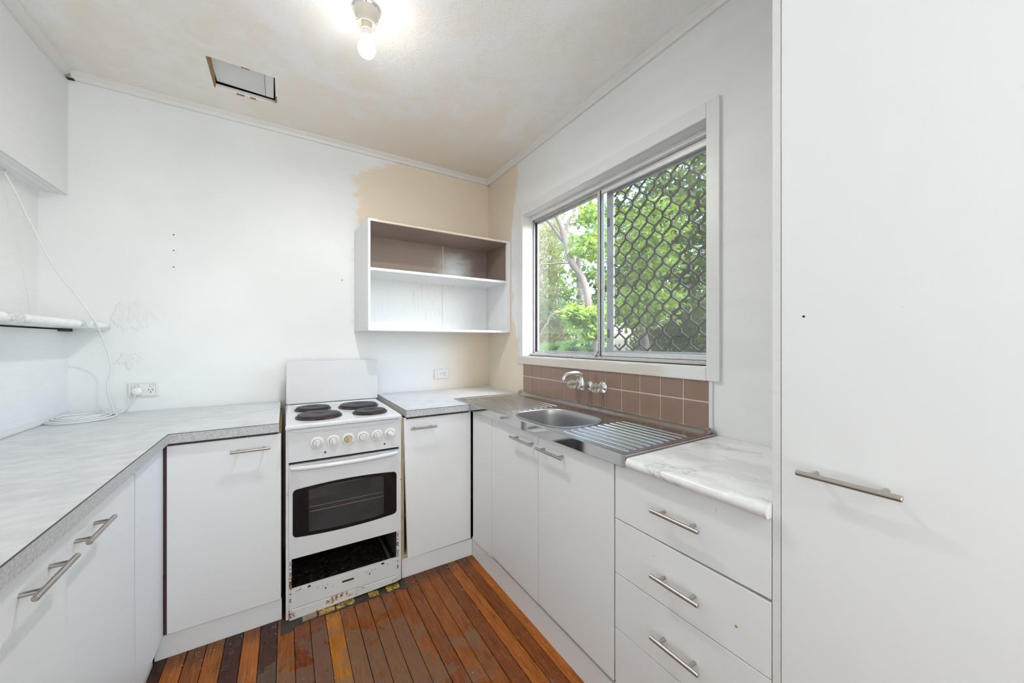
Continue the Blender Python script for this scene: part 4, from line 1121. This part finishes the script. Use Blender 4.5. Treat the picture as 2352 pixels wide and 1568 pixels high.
# ------------------------------------------------------------------ power outlets
def slots(m_, cx, cz, y, s=1.0):
    for (dx, dz_, a) in ((-.0075, .005, 35), (.0075, .005, -35), (0, -.008, 0)):
        a = R(a); c_, s_ = math.cos(a), math.sin(a); w, h = .0014 * s, .0045 * s
        P = [(-w, -h), (w, -h), (w, h), (-w, h)]
        P = [(cx + dx * s + px * c_ + pz * s_, cz + dz_ * s - px * s_ + pz * c_) for px, pz in P]
        m_.prism(P, lambda u, v, q: (u, q, v), y - .0006, y + .0005)
def outlet(label, x0, x1, z0, z1, double):
    o = thing('power_outlet', label, 'outlet', ((x0 + x1) / 2, 0, (z0 + z1) / 2))
    build(MB().prism(rrect(x0, x1, z0, z1, .006), lambda u, v, w: (u, w, v), -.010, 0), 'face_plate', 'plastic', o, bevel=.003, seg=3, smooth=True)
    m_ = MB()
    xi0, xi1, zi0, zi1 = (x0 + .014, x1 - .016, z0 + .006, z1 - .008) if double else (x0 + .022, x1 - .012, z0 + .006, z1 - .006)
    c1 = rrect(xi0, xi1, zi0, zi1, .006)
    m_.tube([(p[0], -.0102, p[1]) for p in c1], .0004, 6, closed=True)
    build(m_, 'plate_groove', 'greysteel', o)
    def rocker(cx, cz):
        r = MB().prism(rrect(cx - .0075, cx + .0075, cz - .0055, cz + .0055, .0054), lambda u, v, w: (u, w, v), -.0135, -.008)
        build(r, 'switch', 'plastic', o, bevel=.001)
        g = MB().tube([(p[0], -.0103, p[1]) for p in rrect(cx - .0085, cx + .0085, cz - .0065, cz + .0065, .0062)], .0005, 6, closed=True)
        build(g, 'switch_groove', 'greysteel', o)
    zc = (z0 + z1) / 2; m2 = MB()
    if double:
        rocker(x0 + .034, zc + .019); rocker(x1 - .033, zc + .019); slots(m2, x1 - .036, zc - .008, -.010, 1.0)
    else:
        rocker(x0 + .053, zc); slots(m2, x0 + .080, zc, -.010, 1.1)
    build(m2, 'pin_slots', 'black', o)
    return o
outlet('double white power outlet on the back wall with a plug in its left socket', -2.137, -2.014, .976, 1.054, True)
outlet('single white power outlet on the back wall below the open wall cabinet', -.470, -.341, .983, 1.062, False)

# ------------------------------------------------------------------ cord
cd_ = thing('extension_cord', 'long pale cord hanging from the hatch, coiled on the left worktop and plugged in', 'cord', (-2.2, -.15, .9))
path = [(-2.442, -.255, 1.992), (-2.440, -.268, 1.984), (-2.428, -.285, 1.965), (-2.405, -.262, 1.885), (-2.396, -.235, 1.828), (-2.370, -.21, 1.735), (-2.337, -.20, 1.634), (-2.300, -.20, 1.555), (-2.250, -.215, 1.478), (-2.210, -.225, 1.405),
        (-2.195, -.195, 1.352), (-2.194, -.13, 1.285), (-2.186, -.085, 1.200), (-2.182, -.07, 1.125), (-2.198, -.06, 1.045), (-2.193, -.045, .975), (-2.186, -.030, .925), (-2.180, -.045, .9068)]
# coil laid on the worktop: long flat loops between the wall corner and the outlet
coil = [(-2.168, -.085, .9068)]
loops = [((-2.245, -.175), .112, .095), ((-2.255, -.165), .100, .082), ((-2.262, -.150), .086, .070), ((-2.262, -.140), .076, .058)]
for li, ((cx, cy), ra, rb) in enumerate(loops):
    for i in range(12):
        a = R(20 - 30 * i); ca, sa = math.cos(a), math.sin(a); th = R(38)
        u, w = ra * ca, rb * sa
        coil.append((min(-2.10, max(-2.342, cx + u * math.cos(th) - w * math.sin(th))), min(-.012, cy + u * math.sin(th) + w * math.cos(th)), .9068 + li * .0035 + .002 * math.sin(i)))
tail = [(-2.165, -.060, .906), (-2.145, -.035, .912), (-2.124, -.033, .935), (-2.110, -.036, .965), (-2.103, -.042, .988), (-2.101, -.040, .998)]
pp = catmull(path + coil + tail, 7)
build(MB().tube(pp, .0036, 8), 'cable', 'cord', cd_, smooth=True, angle=80)
mb = MB().lathe([(.013, -.046), (.019, -.042), (.0215, -.030), (.0215, -.012), (.020, -.0105)], (-2.098, 0, 1.008), 'y', 28)
mb.lathe([(.007, -.058), (.010, -.046)], (-2.101, .006, 1.003), 'y', 16)
build(mb, 'plug', 'plastic', cd_, smooth=True, angle=50)

# ------------------------------------------------------------------ outdoors
def build_leaves(name, mat, P, N, L, Wd, parent, tone):
    """P centres, N facing normals, L lengths, Wd widths (arrays)"""
    k_ = len(P)
    N = N / np.linalg.norm(N, axis=1, keepdims=True)
    rd = rng.normal(size=(k_, 3)); rd[:, 2] -= .5
    T_ = rd - (rd * N).sum(1, keepdims=True) * N; T_ /= np.linalg.norm(T_, axis=1, keepdims=True)
    B = np.cross(N, T_)
    L = L[:, None]; Wd = Wd[:, None]
    a = P; b_ = P + T_ * L * .40 + B * Wd + N * Wd * .35; c_ = P + T_ * L; d_ = P + T_ * L * .40 - B * Wd + N * Wd * .35
    V = np.stack([a, b_, c_, d_], 1).reshape(-1, 3)
    loc = np.array(WLOC[parent.name])
    me = bpy.data.meshes.new(name)
    me.vertices.add(4 * k_); me.vertices.foreach_set('co', (V - loc).ravel())
    idx = np.arange(k_)[:, None] * 4
    tri = np.concatenate([idx + 0, idx + 1, idx + 2, idx + 0, idx + 2, idx + 3], 1).ravel()
    me.loops.add(6 * k_); me.loops.foreach_set('vertex_index', tri.astype(np.int32))
    me.polygons.add(2 * k_); me.polygons.foreach_set('loop_start', np.arange(0, 6 * k_, 3, dtype=np.int32)); me.polygons.foreach_set('loop_total', np.full(2 * k_, 3, dtype=np.int32))
    me.update(calc_edges=True)
    at = me.attributes.new('tone', 'FLOAT', 'POINT'); at.data.foreach_set('value', np.repeat(tone, 4).astype(np.float32))
    me.materials.append(M[mat])
    o = bpy.data.objects.new(name, me); COL.objects.link(o); o.parent = parent; o['kind'] = 'stuff'; WLOC[o.name] = WLOC[parent.name]
    return o
def foliage(parent, mat, blobs, leaf=.09, w=.022, name='foliage'):
    PP = []; TT = []
    for (c_, rad, cnt, ncl, cs) in blobs:
        u = rng.normal(size=(ncl, 3)); u /= np.linalg.norm(u, axis=1, keepdims=True)
        cl2 = np.array(c_) + u * (rng.random((ncl, 1)) ** .45) * np.array(rad)
        ctone = rng.random(ncl)
        which = rng.integers(0, ncl, cnt)
        g = rng.normal(size=(cnt, 3)) * cs * np.array((1, 1, .6))
        PP.append(cl2[which] + g); TT.append(np.clip(ctone[which] * .55 + rng.random(cnt) * .45, 0, 1))
    P = np.concatenate(PP); tone = np.concatenate(TT); k_ = len(P)
    N = rng.normal(size=(k_, 3)) * .7; N[:, 2] += .9
    return build_leaves(name, mat, P, N, leaf * (.6 + .7 * rng.random(k_)), w * (.7 + .6 * rng.random(k_)), parent, tone)
def branch(mb_, a, b_, r0, r1, wob=.06, n_=6):
    a, b_ = Vector(a), Vector(b_); pts = []
    for i in range(n_ + 1):
        t = i / n_; p = a.lerp(b_, t)
        if 0 < i < n_: p += Vector([random.uniform(-wob, wob) for _ in range(3)]) * (b_ - a).length * .5
        pts.append(p)
    mb_.tube(pts, [r0 + (r1 - r0) * i / n_ for i in range(n_ + 1)], 8); return pts
random.seed(11)
g = build(MB().box(.9, 22, -16, 26, -1.35, -1.30), 'ground', 'soil'); g['kind'] = 'structure'

def tree(name, label, loc, trunk_pts, rad, leafmat_, blobs, limbs=(), leaf=.09, w=.022, group=None):
    t = thing(name, label, 'tree', loc, group)
    mb_ = MB(); pts = catmull(trunk_pts, 4)
    mb_.tube(pts, [rad * (1 - .55 * i / (len(pts) - 1)) * (1 + .08 * math.sin(i * 1.7)) for i in range(len(pts))], 12)
    build(mb_, 'trunk', 'bark', t, smooth=True, angle=80)
    if limbs:
        for L in limbs:
            mb2_ = MB(); branch(mb2_, *L); build(mb2_, 'branch', 'bark', t, smooth=True, angle=80)
    if blobs: foliage(t, leafmat_, blobs, leaf, w)
    return t
# leaning grey trunk seen through the left pane
tree('leaning_tree', 'leaning grey trunked tree with bright leaves outside the left window pane', (2.35, .30, -1.30),
     [(2.45, .25, -1.30), (2.15, .42, .2), (1.87, .56, 1.05), (1.74, .64, 1.72), (1.67, .68, 2.05), (1.55, .76, 2.28), (1.47, .80, 2.62), (1.38, .86, 2.92), (1.2, .95, 3.6)], .062, 'leafbright',
     [((1.78, .62, 2.45), (.16, .16, .22), 420, 22, .06), ((1.76, .72, 1.60), (.24, .22, .12), 1300, 40, .055), ((1.80, .60, 1.35), (.14, .14, .10), 350, 16, .05),
      ((1.72, .68, 2.85), (.15, .15, .18), 220, 14, .06), ((2.55, .40, 2.55), (.55, .5, .55), 1500, 55, .09), ((2.55, .45, 1.75), (.5, .4, .32), 1500, 50, .09), ((1.3, 1.1, 3.9), (.7, .7, .5), 1500, 50, .12)],
     [((1.47, .80, 2.60), (1.62, .72, 2.95), .026, .012), ((1.62, .72, 2.95), (1.74, .70, 3.3), .014, .006), ((1.52, .77, 2.45), (1.22, 1.02, 2.95), .030, .012), ((1.72, .65, 1.72), (1.42, .95, 1.62), .018, .009), ((1.42, .95, 1.62), (1.30, 1.10, 1.30), .010, .004),
      ((1.58, .74, 2.24), (1.22, 1.05, 2.22), .012, .005), ((1.45, .82, 2.7), (1.75, .66, 2.78), .010, .005)], leaf=.085, w=.024)
# big canopy behind the screened pane
tree('shade_tree', 'broad dark green tree canopy filling the screened right pane', (4.6, 1.6, -1.30),
     [(4.6, 1.7, -1.3), (4.5, 1.8, .5), (4.35, 1.95, 1.8), (4.45, 1.75, 3.0), (4.6, 1.6, 4.6)], .10, 'leafmid',
     [((4.1, 1.3, 3.2), (1.3, 1.2, .95), 3000, 80, .12), ((4.9, 1.0, 4.3), (1.6, 1.4, .9), 2600, 60, .15), ((3.5, 1.6, 2.2), (.9, .9, .5), 1800, 40, .11), ((5.2, 1.6, 2.6), (1.0, 1.0, .7), 1800, 40, .13)],
     [((4.35, 1.95, 1.9), (3.5, 1.5, 2.9), .05, .02), ((4.45, 1.75, 3.0), (5.2, .9, 3.9), .05, .02), ((4.4, 1.8, 2.5), (4.0, 1.2, 3.5), .03, .012), ((4.5, 1.8, 1.5), (5.2, 1.3, 2.4), .03, .012)], leaf=.13, w=.036)
# feathery hedge, low right
def hedge(label, loc, blobs, mat_, leaf, w, stems):
    t = thing('hedge_shrub', label, 'shrub', loc, 'shrubs outside the window')
    for (sx_, sy_, h_) in stems:
        mb_ = MB(); branch(mb_, (sx_, sy_, -1.3), (sx_ + random.uniform(-.3, .3), sy_ + random.uniform(-.3, .3), h_), .035, .010, .08); build(mb_, 'stem', 'bark', t, smooth=True)
    foliage(t, mat_, blobs, leaf, w)
hedge('feathery dark hedge low in the right window pane', (6.3, 1.7, -1.3), [((6.4, 1.9, .9), (1.6, 1.5, 1.15), 15000, 200, .16), ((6.2, 2.6, 2.0), (1.4, 1.4, .6), 5000, 90, .18)], 'leafdark', .15, .016, [(6.0, 1.8, 1.5), (6.6, 2.2, 1.7), (5.8, 2.4, 1.6)])
hedge('dense green shrub mass behind the leaning tree, left pane', (5.3, 5.4, -1.3), [((5.3, 5.4, .8), (1.5, 1.4, 1.6), 9000, 170, .14)], 'leafmid', .14, .022, [(5.2, 5.3, 1.8), (5.7, 5.7, 2.1)])
hedge('dry straw coloured shrub at the left edge of the left window pane', (2.95, 3.1, -1.3), [((2.75, 2.95, 1.7), (.40, .45, 1.2), 5200, 120, .09), ((2.75, 2.9, 3.1), (.45, .4, .8), 3000, 80, .11)], 'leafdry', .10, .008, [(2.7, 2.9, 2.9), (2.85, 3.1, 3.3), (2.65, 2.8, 2.6), (2.95, 3.0, 3.6)])
# far tree line
for i, (cx, cy, lb) in enumerate(((7.6, 8.6, 'tall far tree beyond the shrubs, leftmost of the distant row'), (11.5, 6.0, 'tall far tree second from the left in the distant row'), (12.5, 3.2, 'tall far tree third from the left in the distant row'), (13.0, .2, 'tall far tree at the right end of the distant row'))):
    tree('background_tree', lb, (cx, cy, -1.3), [(cx, cy, -1.3), (cx + .1, cy, 1.0), (cx - .1, cy + .1, 3.2), (cx, cy, 6)], .16, 'leafdark' if i % 2 else 'leafmid',
         [((cx, cy, 2.0), (1.9, 1.9, 2.0), 4600, 90, .28), ((cx, cy, 5.0), (1.8, 1.8, 1.4), 1000, 24, .28)], [((cx, cy, 2.6), (cx - 1.0, cy - .6, 4.4), .06, .02), ((cx, cy, 3), (cx + .8, cy + .6, 5), .06, .02)], leaf=.26, w=.055, group='distant tree row')
# palms
def frond(parent, base, direction, length, droop, nl=34, lw=.016, ll=.34, name='frond'):
    base = Vector(base); d = Vector(direction).normalized(); side = d.cross(Vector((0, 0, 1))).normalized(); m_ = MB(); pts = []
    for i in range(nl + 1):
        t = i / nl; p = base + d * length * t + Vector((0, 0, .45 * length * t - droop * t * t)); pts.append(p)
    m_.tube(pts[::3] + [pts[-1]], .007, 5)
    for i in range(3, nl):
        t = i / nl; L = ll * math.sin(math.pi * (.12 + .82 * t)) ** .7; tg = (pts[i + 1] - pts[i - 1]).normalized()
        for s_ in (-1, 1):
            e = (side * s_ * .8 + tg * .55 + Vector((0, 0, -.30 - .2 * random.random()))).normalized(); q = tg * lw * .6
            p0 = pts[i]; pm = p0 + e * L * .5 + Vector((0, 0, .02)); p1 = p0 + e * L + Vector((0, 0, -.06 * L / .3))
            m_.add([p0 - q * .5, p0 + q * .5, pm + q, pm - q, p1], [(0, 1, 2, 3), (3, 2, 4)])
    o = build(m_, name, 'palm', parent, recalc=False); return o
pl = thing('feather_palm', 'feather palm with long arching fronds behind the leaning trunk', 'palm', (3.25, 3.0, -1.3))
build(MB().tube([(3.25, 3.0, -1.3), (3.3, 2.95, .2), (3.25, 3.0, 1.5)], [.09, .07, .06], 12), 'trunk', 'bark', pl, smooth=True)
for k in range(14):
    a = k * 2.399; frond(pl, (3.25, 3.0, 1.5), (math.cos(a), math.sin(a), .25 + .5 * random.random()), 1.25 + .4 * random.random(), .55 + .5 * random.random())
pl2 = thing('feather_palm', 'taller feather palm whose pale fronds show near the top of the left pane', 'palm', (4.6, 4.0, -1.3))
build(MB().tube([(4.6, 4.0, -1.3), (4.65, 3.95, 1.2), (4.6, 4.0, 3.3)], [.10, .08, .06], 12), 'trunk', 'bark', pl2, smooth=True)
for k in range(14):
    a = k * 2.399 + 1; frond(pl2, (4.6, 4.0, 3.3), (math.cos(a), math.sin(a), .25 + .5 * random.random()), 1.5 + .4 * random.random(), .7 + .5 * random.random(), ll=.42)
# fan palm low in the left pane
fp = thing('fan_palm', 'blue green fan palm leaf low in the left window pane', 'palm', (2.15, 1.35, -1.3))
build(MB().tube([(2.15, 1.35, -1.3), (2.18, 1.33, -.2), (2.15, 1.36, .90)], [.05, .04, .03], 10), 'trunk', 'bark', fp, smooth=True)
for k in range(7):
    a = k * .9 + .3; hub = Vector((2.15 + .30 * math.cos(a), 1.36 + .30 * math.sin(a), 1.24 - .02 * k)); m_ = MB()
    m_.tube([(2.15, 1.36, .90), hub], .008, 6)
    od = Vector((math.cos(a), math.sin(a), 0)); sd = Vector((-math.sin(a), math.cos(a), 0))
    for j in range(30):
        b_ = R(-115 + 230 * j / 29); e = (od * math.cos(b_) + sd * math.sin(b_)); q = Vector((-e.y, e.x, 0)) * .011; L = .36 * (.8 + .2 * math.cos(b_))
        up_ = Vector((0, 0, .06)); m_.add([hub, hub + e * L * .55 + q + up_, hub + e * L + Vector((0, 0, -.08)), hub + e * L * .55 - q + up_], [(0, 1, 2), (0, 2, 3)])
    build(m_, 'fan_leaf', 'palm', fp, recalc=False)
